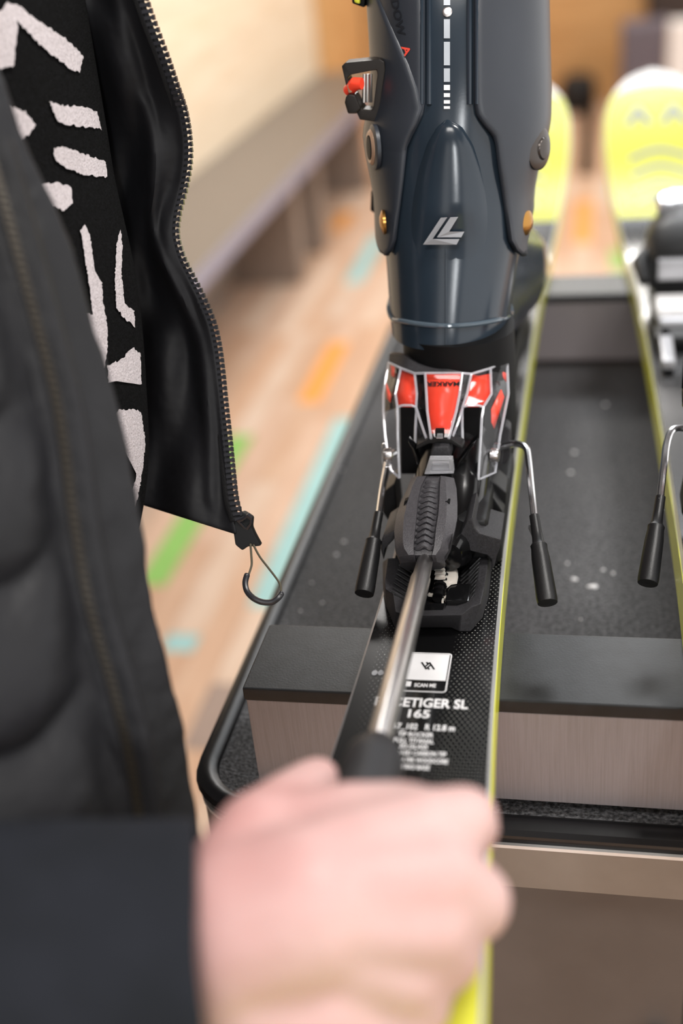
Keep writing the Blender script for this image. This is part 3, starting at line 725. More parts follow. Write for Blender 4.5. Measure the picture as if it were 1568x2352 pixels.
# release lever: ribbed tongue with faceted sides
def lev(px, py, y): return V(px, py, y)
LV = [  # py, y, x0 outer, x1 facet, x2 groove, x3 groove, x4 facet, x5 outer
    (1094, 98, 944, 958, 978, 1012, 1022, 1042),
    (1118, 90, 935, 946, 966, 1010, 1024, 1048),
    (1150, 79, 919, 936, 959, 1009, 1026, 1050),
    (1185, 69, 909, 928, 956, 1006, 1025, 1050),
    (1215, 60, 905, 925, 953, 1001, 1021, 1044),
    (1245, 53, 907, 925, 950, 998, 1015, 1035),
    (1260, 50, 909, 928, 949, 996, 1010, 1030),
    (1275, 47.5, 916, 938, 950, 992, 1000, 1020)]
rows = []
for (py, y, x0, x1, x2, x3, x4, x5) in LV:
    rows.append([lev(x0, py+12, y+12), lev(x0, py+4, y+5), lev(x1, py, y), lev(x2, py-1, y), lev(x2+2, py, y+4.5), lev(x3-2, py, y+4.5), lev(x3, py-1, y), lev(x4, py, y), lev(x5, py+4, y+5), lev(x5, py+12, y+12)])
v_end = [p+Vector((0, 3, -6)) for p in rows[-1]]
rows.append(v_end)
# close underneath
rows = [r + [r[-1]+Vector((-4, 3, -4)), r[0]+Vector((4, 3, -4))] for r in rows]
lv = MB().loft(rows).build('release_lever', M_lever, heel, smooth=28)
for k in range(13):
    u = k/12; py = 1102 + (1252-1102)*(u**1.12); y = lerp_tab([(r[0], r[1]) for r in LV], py)+2.6
    xa = lerp_tab([(r[0], r[4]) for r in LV], py)+2; xb = lerp_tab([(r[0], r[5]) for r in LV], py)-1
    pts = []
    for j in range(9):
        q = j/8; pts.append(V(xa+(xb-xa)*q, py+8-min(9, 2+k)*math.exp(-((q-0.5)/0.24)**2)*1.1, y-0.8*math.sin(math.pi*q)))
    MB().tube(pts, [0.6]+[1.5]*7+[0.6], 7).build('grip_rib', M_lever, lv)
slab([(1022, 1152), (1033, 1153), (1030, 1172), (1024, 1164)], 78, 4, 'lever_notch', M_lug, 0.3, lv)
slab([(928, 1152), (936, 1148), (934, 1160), (926, 1165)], 78, 4, 'lever_notch', M_lug, 0.3, lv)
slab([(918, 930), (1102, 930), (1100, 1090), (920, 1090)], 138, 8, 'inner_block', M_lug, 1.0, heel)
# small worn lobe under the lever tip
slab([(1000, 1285), (1030, 1262), (1036, 1240), (1035, 1265), (1024, 1288), (1008, 1298)], 55, 8, 'lever_lobe', M_grain, 1.5, heel)
# clear latch window above the lever
frame_slab([(985, 1055), (1038, 1055), (1042, 1088), (974, 1090)], [(992, 1066), (1029, 1066), (1031, 1083), (988, 1084)], 101, 5, 'latch_window', M_clear2, heel, 0.4)
slab([(992, 1066), (1029, 1066), (1031, 1083), (988, 1084)], 104, 2, 'latch_plate', M_bevel, 0.3, heel)
slab([(994, 1025), (1030, 1025), (1034, 1040), (1036, 1056), (985, 1056), (988, 1040)], 108, 12, 'latch_button', M_grain, 1.5, heel)
slab([(955, 1024), (980, 1010), (990, 1003), (1030, 1003), (1040, 1010), (1063, 1026), (1064, 1034), (1035, 1020), (985, 1020), (954, 1034)], 112, 10, 'black_sill', M_black, 0.8, heel)
slab([(999, 988), (1019, 988), (1019, 1004), (999, 1004)], 109, 3, 'index_slot', M_lug, 0.2, heel)
slab([(1003, 997), (1016, 997), (1017, 1008), (1001, 1008)], 108, 3, 'index_tab', M_clear2, 0.3, heel)
# dark struts left and right of the lever root
for a in ([(935, 1012), (943, 1030), (957, 1070), (964, 1068), (950, 1030)], [(1095, 1010), (1062, 1062), (1040, 1085), (1052, 1062), (1085, 1018)]):
    slab(a, 112, 8, 'strut', M_gloss, 0.8, heel)
# red-lined cover: clear housing over a red insert
A = [(892, 832, 168), (920, 846, 154), (952, 858, 147), (976, 857, 142), (1061, 857, 142), (1082, 859, 147), (1126, 846, 154), (1164, 827, 168)]
B = [(880, 905, 150), (908, 905, 142), (957, 905, 137), (979, 905, 132.1), (1055, 905, 132.1), (1072, 905, 137), (1128, 905, 142), (1167, 905, 150)]
C = [(880, 945, 144), (912, 935, 134), (955, 935, 132), (981, 945, 123.9), (1047, 945, 123.9), (1062, 935, 132), (1110, 935, 134), (1158, 950, 144)]
D = {2: (979, 1008, 115), 3: (990, 1008, 111), 4: (1030, 1008, 111), 5: (1037, 1008, 115)}
def relief(offset):
    v = [V(px, py, y+offset) for row in (A, B, C) for px, py, y in row]; f = []
    for r in range(2):
        for k in range(7): f.append((r*8+k, r*8+k+1, r*8+8+k+1, r*8+8+k))
    return v, f
v, f = relief(0)
n = len(v); v += [V(*D[k]) for k in (2, 3, 4, 5)]
f += [(18, 19, n+1, n), (19, 20, n+2, n+1), (20, 21, n+3, n+2)]
# webs beside the cut-outs
n = len(v); v += [V(953, 1018, 122), V(1062, 1020, 122)]
f += [(18, n-4, n)]; f += [(21, n+1, n-1)]
# side arms
n = len(v)
v += [V(884, 1000, 130), V(913, 1000, 122), V(896, 1078, 118), V(917, 1098, 114), V(1104, 1000, 122), V(1148, 1000, 130), V(1098, 1102, 114), V(1137, 1085, 118)]
f += [(16, 17, n+1, n), (n, n+1, n+3, n+2), (22, 23, n+5, n+4), (n+4, n+5, n+7, n+6)]
cover = mesh_obj('clear_cover', v, f, M_clear, heel, smooth=25, solid=2.4, solid_off=0)
md = cover.modifiers.new('rounding', 'BEVEL'); md.width = 0.0006; md.segments = 2; md.limit_method = 'ANGLE'
def edge_tube(pts, r=0.9):  # whitish tubes added along the cover edges as painted highlight lines
    MB().tube([V(*p) for p in pts], r, 8).build('cover_edge_glint', M_edge, heel)
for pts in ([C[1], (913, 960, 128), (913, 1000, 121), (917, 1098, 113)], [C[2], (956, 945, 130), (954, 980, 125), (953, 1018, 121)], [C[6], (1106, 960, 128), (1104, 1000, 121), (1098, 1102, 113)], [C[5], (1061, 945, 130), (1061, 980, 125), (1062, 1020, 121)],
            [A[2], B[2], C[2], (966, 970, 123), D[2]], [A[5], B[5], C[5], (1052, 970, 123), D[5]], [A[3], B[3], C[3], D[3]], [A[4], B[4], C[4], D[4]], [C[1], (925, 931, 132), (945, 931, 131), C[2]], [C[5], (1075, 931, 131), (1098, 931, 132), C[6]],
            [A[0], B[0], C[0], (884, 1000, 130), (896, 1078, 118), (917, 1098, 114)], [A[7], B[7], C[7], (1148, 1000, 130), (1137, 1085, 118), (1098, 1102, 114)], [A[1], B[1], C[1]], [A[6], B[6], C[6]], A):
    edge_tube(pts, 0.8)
v, f = relief(3.4)
keep = [1, 3, 5, 8, 10, 12]
f2 = [f[i] for i in (1, 3, 5, 8, 10, 12)]
n = len(v); v += [V(px, py, y+3.4) for px, py, y in (D[3], D[4])]
f2.append((19, 20, n+1, n))
# red facets on the flanks
n = len(v); v += [V(1128, 940, 139), V(1150, 895, 147), V(1157, 912, 149), V(1134, 985, 136), V(1128, 970, 136)]
f2.append((n, n+1, n+2, n+3, n+4))
n = len(v); v += [V(1150, 845, 162), V(1161, 838, 168), V(1163, 878, 160), V(1156, 868, 160)]
f2.append((n, n+1, n+2, n+3))
n = len(v); v += [V(897, 838, 166), V(906, 842, 163), V(905, 868, 160), V(898, 862, 162)]
f2.append((n, n+1, n+2, n+3))
n = len(v); v += [V(887, 880, 156), V(897, 905, 150), V(897, 925, 147), V(889, 915, 150)]
f2.append((n, n+1, n+2, n+3))
red = mesh_obj('red_insert', v, f2, M_red, heel, smooth=20, solid=0.8)
# dark core behind the clear housing
v, f = relief(7.5)
n = len(v); v += [V(px, py, y+8) for px, py, y in (D[2], D[5])]; f.append((18, 21, n+1, n))
mesh_obj('cover_core', v, f, M_gloss, heel, smooth=20, solid=2)
# the word on the insert, reading from the boot side
tv, tf = text_mesh('MARKER', 1.0)
xs = [p.x for p in tv]; w0 = max(xs)-min(xs); x0 = min(xs)
vv = []
for p in tv:
    u = (p.x-x0)/w0; px = 1055 - u*76; py = 887 - 0 - (1-p.y)*0 - 10 + p.y*10
    yy = lerp_tab([(857, 142), (905, 132.1)], py)+3.4-1.0
    vv.append(V(px, py, yy))
mesh_obj('maker_lettering', vv, tf, M_lug, heel, smooth=0)
for px, nm in ((891, -1), (1136, 1)):
    c = V(px, 1045, 122)
    MB().loft(disc(c, Vector((nm, -0.15, 0)), 7.6, 3.4, 24, 0.3)).build('pivot_boss', M_clear, heel)
    MB().loft(disc(c+Vector((-nm*2.0, 0, 0)), Vector((nm, -0.15, 0)), 4.2, 4.4, 20, 0.2)).build('pivot_pin', M_steel, heel)
# black trim that closes on the heel lug
up = [(893, 812, 172), (925, 815, 160), (960, 835, 153), (1010, 848, 148), (1060, 840, 152), (1110, 820, 160), (1160, 806, 172), (1168, 812, 178)]
lo = [(892, 830, 170), (920, 845, 156), (952, 857, 148), (1010, 857, 144), (1062, 857, 148), (1110, 850, 156), (1163, 826, 170), (1169, 826, 176)]
lo = [tuple(q) for q in catmull(lo, 4)]; up = [tuple(q) for q in catmull(up, 4)]
rows = [[V(*p) for p in lo], [V(*p) for p in up], [V(*p)+Vector((0, 5, -1)) for p in up], [V(*p)+Vector((0, 6, 0)) for p in lo]]
MB().loft([list(c) for c in zip(*rows)]).build('black_trim', M_grain, heel, bevel=0.6)
# brake arms with black grips
def brake(parent, pts, grip, spur, mt_grip=M_black):
    w_ = MB().tube(catmull(pts, 5), 2.0, 10).build('brake_wire', M_chrome, parent)
    a, b = Vector(grip[0]), Vector(grip[1]); d = (b-a)
    gp = MB().tube([a - d*0.02, a + d*0.18, a + d*0.30, a + d*0.34, a+d*0.38, a + d*0.50, a + d*0.95, b, b+d*0.01], [2.7, 2.8, 3.2, 4.6, 4.4, 5.0, 5.6, 5.3, 0.5], 14).build('brake_grip', mt_grip, parent)
    s0 = a + d*0.14
    MB().prism([s0, s0 + Vector(spur), s0 + d*0.16 + Vector(spur)*0.5, s0 + d*0.2], (0, 2, 1.5)).build('grip_spur', mt_grip, gp, bevel=0.6)
brake(heel, [V(1130, 1035, 150), V(1165, 1022, 148), V(1190, 1020, 146), V(1208, 1030, 140), V(1214, 1060, 128), V(1220, 1120, 106), V(1228, 1195, 84)], (V(1227, 1188, 86), V(1257, 1385, 44)), (-4.5, 0, 0))
brake(heel, [V(905, 1040, 150), V(893, 1050, 142), V(886, 1080, 128), V(877, 1130, 108), V(869, 1190, 88)], (V(869, 1182, 90), V(836, 1364, 48)), (3, 0, 0))
# empty heel binding of the other ski stands at the same place
heel2 = copy_tree(heel, None, (172, 4, 0))
heel2['label'] = 'heel binding on the right-hand ski, only its brake arm in view'
for c in list(heel2.children):
    if c.name.split('.')[0] in ('brake_wire', 'brake_grip'):
        for g in list(c.children): bpy.data.objects.remove(g)
        bpy.data.objects.remove(c)
brake(heel2, [V(1585, 985, 158), V(1556, 984, 156), V(1540, 992, 152), V(1530, 1020, 142), V(1524, 1070, 124), V(1515, 1150, 100)], (V(1516, 1145, 102), V(1487, 1340, 60)), (3.2, 0, 0))
# ================================================================== TOE BINDING
def make_toe():
    e = empty('toe_binding', (SK2.x, 520, 20), 'empty toe binding with bright silver sole plate on the right-hand ski', 'ski binding', 'ski bindings')
    c = SK2.x - 9
    MB().box(c-28, c+28, 430, 640, 20, 30).build('base_plate', M_black, e, bevel=3)
    MB().loft([ell_ring(c, 520, 33, 32, 72), ell_ring(c, 545, 36, 30, 88), ell_ring(c, 580, 32, 30, 92), ell_ring(c, 625, 22, 30, 78), ell_ring(c, 640, 12, 32, 60)]).build('body', M_black, e, smooth=50)
    MB().box(c-24, c+24, 515, 521, 48, 66).build('pale_label', M_bevel, e, bevel=1.5)
    MB().box(c-27, c+27, 462, 500, 32, 42).build('sole_plate', M_white, e, bevel=3)
    MB().box(c-25, c+25, 452, 462, 22, 36).build('ramp', M_bevel, e, bevel=3)
    for s in (-1, 1):
        MB().tube([(c+s*22, 560, 66), (c+s*38, 528, 60), (c+s*36, 500, 52)], [9, 8, 4], 12).build('toe_wing', M_black, e)
        MB().box(c+s*20-5, c+s*20+5, 380, 450, 22, 30).build('brake_strap', M_bevel, e, bevel=2)
    MB().loft([ell_ring(c, 572, 24, 86, 96), ell_ring(c, 590, 26, 84, 104), ell_ring(c, 620, 20, 78, 100), ell_ring(c, 630, 12, 78, 92)]).build('chrome_cap', M_chrome, e, smooth=50)
    return e
toe2 = make_toe()
toe1 = copy_tree(toe2, None, (-160, 0, 0)); toe1['label'] = 'toe binding hidden in front of the grey boot on the near ski'
# ------------------------------------------------------------------ print on the near ski (lies on the topsheet)
def skicoord(px, py):
    p = at(px, py, z=20.3); q = p - SK1; a = -YAW1
    return Vector((q.x*math.cos(a)-q.y*math.sin(a), q.x*math.sin(a)+q.y*math.cos(a), 0))
def ski_text(body, pxc, pyc, width_px, cap_px, name, mt=M_white, shear=0.0):
    c = skicoord(pxc, pyc); l_ = skicoord(pxc-width_px/2, pyc-width_px*0.02); r_ = skicoord(pxc+width_px/2, pyc+width_px*0.02)
    t_ = skicoord(pxc, pyc-cap_px/2); b_ = skicoord(pxc, pyc+cap_px/2)
    v, f = text_mesh(body, 1.0); xs = [p.x for p in v]; w_ = max(xs)-min(xs); mx_ = (max(xs)+min(xs))/2
    wid = (r_-l_).x; capm = (t_-b_).y
    vv = [Vector(((p.x-mx_)/w_*wid, (p.y-0.5)*capm, 0)) for p in v]
    on_ski(ski1, name, vv, f, c.x, c.y, mt)
ski_text('RACETIGER SL', 967, 1611, 214, 20, 'model_lettering'); ski_text('165', 962, 1636, 50, 18, 'model_lettering')
ski_text('67_102   R 12.8 m', 973, 1666, 142, 13, 'spec_lettering')
for body, px, py, w_ in (('TIP ROCKER', 954, 1683, 82), ('FULL TITANAL', 950, 1697, 92), ('3D.GLASS', 949, 1710, 66), ('TAILORED CARBON TIP', 953, 1725, 142), ('MULTILAYER WOODCORE', 955, 1741, 146), ('V.WERKS BASE', 941, 1756, 90)):
    ski_text(body, px, py, w_, 10, 'spec_lettering')
c0 = skicoord(980, 1541)
fv, ff = ring_frame(23.0, 37.0, 2.2, 0.7)
l_ = skicoord(930, 1541); r_ = skicoord(1035, 1541); t_ = skicoord(982, 1497); b_ = skicoord(980, 1586)
wf, hf = (r_-l_).x*0.985, (t_-b_).y
fv, ff = ring_frame(wf, hf, 2.0, 0.6); on_ski(ski1, 'scan_frame', fv, ff, c0.x, c0.y-0.3, M_white)
pv = [Vector(p) for p in ((-wf/2+1.2, -hf*0.22, 0), (wf/2-1.2, -hf*0.22, 0), (wf/2-1.2, hf/2-1.2, 0), (-wf/2+1.2, hf/2-1.2, 0))]
on_ski(ski1, 'scan_panel', pv, [(0, 1, 2, 3)], c0.x, c0.y, M_white)
cy_ = c0.y + hf*0.14
def stroke(pts, w_):
    v, f = [], []
    for a, b in zip(pts, pts[1:]):
        a, b = Vector((a[0], a[1], 0)), Vector((b[0], b[1], 0)); d = (b-a).normalized(); nn = Vector((-d.y, d.x, 0))*w_/2; k = len(v)
        v += [a-nn-d*w_*.3, b-nn+d*w_*.3, b+nn+d*w_*.3, a+nn-d*w_*.3]; f.append((k, k+1, k+2, k+3))
    return v, f
for pts in (((-3.4, 2.6), (-0.6, -2.6), (1.2, 0.6)), ((3.4, -2.6), (0.6, 2.6), (-1.2, -0.6)), ((-0.2, 1.6), (-0.9, 2.8)), ((0.2, -1.6), (0.9, -2.8))):
    v, f = stroke(pts, 0.9); on_ski(ski1, 'double_chevron', v, f, c0.x, cy_, M_lug, 0.4)
ski_text('SCAN ME', 976, 1572, 50, 8, 'scan_lettering')
q0 = skicoord(938, 1569); on_ski(ski1, 'phone_icon', [Vector(p) for p in ((-1.2, -2, 0), (1.2, -2, 0), (1.2, 2, 0), (-1.2, 2, 0))], [(0, 1, 2, 3)], q0.x, q0.y, M_white)
for px in (860, 874):
    q0 = skicoord(px, 1544); on_ski(ski1, 'edge_marker', [Vector((1.5*math.cos(a), 2.2*math.sin(a), 0)) for a in [math.pi*k/6 for k in range(12)]], [tuple(range(12))], q0.x, q0.y, M_logo)
# grey wave stripes and a mark on the yellow shovels
for ski, O in ((ski1, SK1), (ski2, SK2)):
    for j, y0 in enumerate((838, 864, 892, 920)):
        rows = []
        for k in range(17):
            u = k/16*2-1; xx = u*(26-2*j+j*4); yc_ = y0 - 8 + 9*math.cos(u*2.2) ; rows.append([Vector((xx, yc_-4, 0)), Vector((xx, yc_+4, 0))])
        v = [p for r in rows for p in r]; f = [(2*k, 2*k+1, 2*k+3, 2*k+2) for k in range(16)]
        verts = [Vector((p.x, p.y, zl(p.y)+thick(p.y)+0.4)) + O for p in v]
        mesh_obj('wave_stripe', verts, f, mat('grey_print', '#7c8288', 0.4), ski, smooth=0)
    for s in (-1, 1):
        v, f = stroke(((s*20-11, 972), (s*20, 1000), (s*20+11, 972)), 8)
        verts = [Vector((p.x, p.y, zl(p.y)+thick(p.y)+0.5)) + O for p in v]
        mesh_obj('shovel_mark', verts, f, mat('grey_print', '#7c8288', 0.4), ski, smooth=0)
# ================================================================== SCREWDRIVER
TIPP = at(977, 1284, d=628); NEAR = at(871, 1700, d=476)
ax_ = (NEAR-TIPP).normalized()
drv = empty('screwdriver', NEAR + ax_*60, 'screwdriver with thick steel shaft held in the hand', 'screwdriver')
L0 = (NEAR-TIPP).length
MB().tube([TIPP + ax_*-14, TIPP+ax_*2, TIPP+ax_*22, TIPP+ax_*24, NEAR+ax_*14], [3.8, 4.2, 4.6, 5.2, 5.2], 20).build('shaft', M_steel, drv)
MB().tube([NEAR+ax_*2, NEAR+ax_*6, NEAR+ax_*12, NEAR+ax_*20, NEAR+ax_*30, NEAR+ax_*60, NEAR+ax_*95, NEAR+ax_*112, NEAR+ax_*116], [6.0, 8.5, 11.5, 12.5, 11.5, 14, 14.5, 12, 5], 20).build('handle', M_handle, drv)
# ================================================================== PERSON
person = empty('person', (-220, 0, FZ), 'person in an open black puffer jacket and patterned sweater, gripping a screwdriver', 'person')
def ball(mb, c, r, n=12):
    c = Vector(c); rings = []
    for i in range(1, 7):
        a = math.pi*i/7; rings.append([c + Vector((math.sin(a)*math.cos(2*math.pi*k/n), math.sin(a)*math.sin(2*math.pi*k/n), math.cos(a)))*r for k in range(n)])
    v = [p for r_ in rings for p in r_]; f = []
    for i in range(5):
        for k in range(n): f.append((i*n+k, i*n+(k+1) % n, (i+1)*n+(k+1) % n, (i+1)*n+k))
    t = len(v); v += [c+Vector((0, 0, r)), c-Vector((0, 0, r))]
    for k in range(n): f.append((t, (k+1) % n, k)); f.append((t+1, 5*n+k, 5*n+(k+1) % n))
    mb.add(v, f)
def limb(mb, pts):
    """chain of (point, radius): balls joined by tapered rods"""
    pts = [(Vector(p), r) for p, r in pts]
    for p, r in pts: ball(mb, p, r)
    for (a, ra), (b, rb) in zip(pts, pts[1:]):
        mb.tube([a, b], [ra, rb], 14)
ha = lambda px, py, d: at(px, py, d=d)
hb = MB()
wrist = ha(455, 2210, 372)
def fin(*ps): limb(hb, [(ha(px, py, d), r) for px, py, d, r in ps])
# back of the hand: metacarpals fan from the wrist to the knuckles
limb(hb, [(wrist, 27), (ha(560, 2120, 366), 27), (ha(700, 2080, 364), 26)])
for (px, py, d, r) in ((985, 1905, 378, 13.5), (1000, 2010, 366, 14), (985, 2120, 364, 13.5), (930, 2230, 368, 12.5)):
    limb(hb, [(ha(560, 2100, 368), 19), (ha((560+px)/2, (2100+py)/2-15, (368+d)/2-4), 17), (ha(px, py, d), r)])
# fingers: knuckle, first joint, then round under the handle
fin((985, 1905, 378, 13), (1065, 1880, 388, 11.5), (1085, 1905, 425, 10), (1010, 1915, 455, 9), (900, 1880, 462, 8))
fin((1000, 2010, 366, 13.5), (1092, 2065, 378, 12), (1100, 2095, 410, 10.5), (1020, 2060, 442, 9.5), (900, 2030, 450, 8))
fin((985, 2120, 364, 13), (1030, 2190, 380, 11.5), (1020, 2220, 406, 10), (980, 2170, 424, 9), (880, 2130, 430, 8))
fin((930, 2230, 368, 12), (965, 2310, 382, 10.5), (955, 2330, 398, 9), (920, 2270, 412, 8), (850, 2230, 414, 7))
limb(hb, [(ha(560, 2260, 372), 25), (ha(720, 2300, 374), 24), (ha(870, 2330, 380), 18)])
# thumb along the handle
fin((540, 2060, 372, 21), (595, 1925, 384, 16), (650, 1855, 400, 11.5), (708, 1802, 418, 9), (733, 1786, 427, 8))
fin((640, 1930, 385, 15), (800, 1895, 388, 14.5), (940, 1885, 388, 13))
# forearm, upper arm, shoulder, trunk and neck in the same skin
elbow = Vector((-215, -330, 95)); shoulder = Vector((-215, -190, 400))
limb(hb, [(wrist, 27), (wrist*0.75+elbow*0.25, 32), (elbow, 36)]); limb(hb, [(elbow, 37), (shoulder, 48)])
limb(hb, [((-230, -110, 395), 60), ((-235, 30, 415), 80), ((-230, 160, 395), 60)]); limb(hb, [((-235, 30, 400), 110), ((-225, 30, 200), 115), ((-225, 30, 0), 118)])
limb(hb, [((-225, -60, 60), 95), ((-225, -65, -80), 90)]); limb(hb, [((-225, 120, 60), 95), ((-225, 125, -80), 90)])
limb(hb, [((-225, 30, 470), 56), ((-205, 30, 580), 54)])
limb(hb, [((-205, 30, 690), 84), ((-170, 30, 660), 72), ((-150, 30, 615), 52), ((-135, 30, 596), 30)])
limb(hb, [((-98, 30, 690), 9), ((-84, 30, 664), 12)])
for sy in (-1, 1):
    limb(hb, [((-190, 30+sy*82, 672), 12), ((-196, 30+sy*86, 648), 9)]); limb(hb, [((-106, 30+sy*26, 704), 9), ((-112, 30+sy*44, 702), 8)])
tmp = hb.build('tmp_body', None, None, smooth=0); base = tmp.location.copy()
md = tmp.modifiers.new('fuse', 'REMESH'); md.mode = 'VOXEL'; md.voxel_size = 0.0026
md = tmp.modifiers.new('soften', 'SMOOTH'); md.factor = 0.6; md.iterations = 5
bpy.context.view_layer.update()
me = evaluated_mesh(tmp); me.name = 'body'
for p in me.polygons: p.use_smooth = True
me.materials.clear(); me.materials.append(M_skin)
body = bpy.data.objects.new('body', me); body.location = base - person.location; link(body, person)
bpy.data.objects.remove(tmp)
body['label'] = 'bare hand and wrist gripping the handle'
# short dark hair, eyes and mouth (the head is above the photo's frame)
hm = MB(); c_ = Vector((-212, 30, 700)); rings = []
for i in range(13):
    a = math.pi*i/18; rings.append([c_ + Vector((96*math.sin(a)*math.cos(t), 90*math.sin(a)*math.sin(t), 92*math.cos(a) - (26*max(0, -math.cos(t)) if i > 8 else 0) + (30*max(0, math.cos(t))*math.sin(a)**2))) for t in [2*math.pi*k/28 for k in range(28)]])
hm.loft(rings).build('hair', mat('dark_hair', '#2a211b', 0.7, bump=0.8, bscale=300), person, smooth=60)
for sy in (-1, 1):
    em = MB(); ball(em, (-108, 30+sy*30, 683), 11); em.build('eye', M_white, person, smooth=60)
    em = MB(); ball(em, (-101, 30+sy*30, 682), 5); em.build('iris', M_lug, person, smooth=60)
MB().tube([(-106, 8, 626), (-99, 22, 628), (-98, 30, 627), (-99, 38, 628), (-106, 52, 626)], [1, 4, 4.5, 4, 1], 8).build('mouth', mat('lips', '#b8706a', 0.5), person, smooth=60)
# ---- sleeve
cuff_c = wrist + (wrist-elbow).normalized()*3
axd = (elbow-cuff_c).normalized()
sl_path = [cuff_c, cuff_c+axd*6, cuff_c + axd*40, cuff_c+axd*110, cuff_c+axd*200, elbow, elbow*0.7+shoulder*0.3+Vector((-14, -10, 0)), elbow*0.35+shoulder*0.65, shoulder+Vector((0, 0, 10)), Vector((-228, -130, 455)), Vector((-230, -80, 470))]
sl = MB().tube(sl_path, [44, 46, 48, 53, 58, 64, 68, 72, 74, 62, 40], 32, cap=False).build('sleeve', M_sleeve, person, smooth=70, solid=2.5, solid_off=-1)
tx = bpy.data.textures.new('cloth_folds', 'CLOUDS'); tx.noise_scale = 0.07
sd = sl.modifiers.new('fine', 'SUBSURF'); sd.levels = 2; sd.render_levels = 2
dm = sl.modifiers.new('folds', 'DISPLACE'); dm.texture = tx; dm.strength = 0.006; dm.texture_coords = 'LOCAL'
# ---- jacket: one shell from the near front edge round the back to the far front edge
near_px = [(-60, 60, 480), (0, 190, 480), (50, 330, 480), (110, 450, 480), (165, 580, 480), (205, 720, 480), (250, 860, 482), (285, 1010, 484), (320, 1200, 484), (352, 1400, 484), (390, 1560, 488), (424, 1680, 490), (440, 1800, 490), (452, 1900, 490), (458, 2060, 492), (462, 2260, 494)]
near_w = [at(px, py, d=d) for px, py, d in near_px]
zip_px = [(300, -90, 588), (330, 0, 592), (352, 62, 596), (378, 130, 602), (402, 200, 610), (420, 255, 618), (430, 315, 625), (431, 372, 630), (421, 432, 635), (406, 490, 638), (402, 540, 640), (416, 592, 643), (441, 642, 646), (466, 692, 648), (486, 742, 650), (498, 792, 651), (506, 852, 651), (513, 922, 651), (522, 1002, 650), (530, 1082, 647), (538, 1150, 643), (552, 1196, 640)]
far_w = [at(px-14, py, d=d+3) for px, py, d in zip_px]
def by_z(pts):
    t = sorted([(p.z, p) for p in pts], key=lambda q: q[0])
    def g(z):
        return Vector((smooth_tab([(a, p.x) for a, p in t], z), smooth_tab([(a, p.y) for a, p in t], z), z))
    return g
nz_ = by_z(near_w); fz_ = by_z(far_w)
zn0, zn1 = near_w[-1].z, near_w[0].z; zf0, zf1 = far_w[-1].z, far_w[0].z
rows = []
NV = 120
for i in range(NV+1):
    u = i/NV
    z_n = zn0-15 + (470-(zn0-15))*u; z_f = zf0 + (470-zf0)*u
    Nn = nz_(min(z_n, zn1)); Ff = fz_(min(z_f, zf1)); Nn = Vector((Nn.x - max(0, z_n-zn1)*0.12, Nn.y, z_n)); Ff = Vector((Ff.x - max(0, z_f-zf1)*0.12, Ff.y, z_f))
    top_in = max(0.0, (u-0.8)/0.2)
    zb = z_n*0.5+z_f*0.5
    k1 = Vector((Nn.x-22, Nn.y-52, z_n)); k2 = Vector((Nn.x-52, Nn.y-105, z_n))
    mids = [Vector((-150, -205+40*top_in, z_n*0.7+z_f*.3)), Vector((-290, -195+40*top_in, zb)), Vector((-385, -60, zb)), Vector((-392, 90, zb)), Vector((-320, 215-30*top_in, zb)), Vector((-190, 225-30*top_in, z_f*.6+zb*.4)), Vector((-105, 178, z_f))]
    cps = [Nn, k1, k2] + mids + [Ff]
    row = catmull(cps, 7)
    c0_ = Vector((-200, 20, 0))
    out = []
    for j, p in enumerate(row):
        n_ = Vector((p.x-c0_.x, p.y-c0_.y, 0)).normalized()
        # quilted puffs below each horizontal seam
        ph = (p.z - 110 + 3*math.sin(j*0.9)) % 50 / 50
        puff = 15*max(0, math.sin(math.pi*ph))**0.45 if 6 < j < 66 else 2.5*math.sqrt(max(0, math.sin(math.pi*((p.z+j*7) % 41)/41)))
        fade = min(1, j/8)*min(1, (len(row)-1-j)/8)
        if j < 8 or j > len(row)-9: fade = max(fade, 0.12)
        out.append(p + n_*puff*fade)
    rows.append(out)
last = rows[-1]; nk = Vector((-215, 30, 0))
for f_, dz in ((0.86, 14), (0.7, 34), (0.55, 50), (0.47, 62), (0.45, 90), (0.46, 125)):
    rows.append([Vector((nk.x+(p.x-nk.x)*f_, nk.y+(p.y-nk.y)*f_, p.z+dz)) for p in last])
jk = MB().grid(rows).build('jacket', M_jacket, person, smooth=80, solid=5, solid_off=-1 if False else 0, sub=1)
tx2 = bpy.data.textures.new('jacket_creases', 'CLOUDS'); tx2.noise_scale = 0.03; tx2.noise_depth = 3
dm = jk.modifiers.new('creases', 'DISPLACE'); dm.texture = tx2; dm.strength = 0.005; dm.texture_coords = 'LOCAL'
jk['label'] = 'open black puffer jacket'
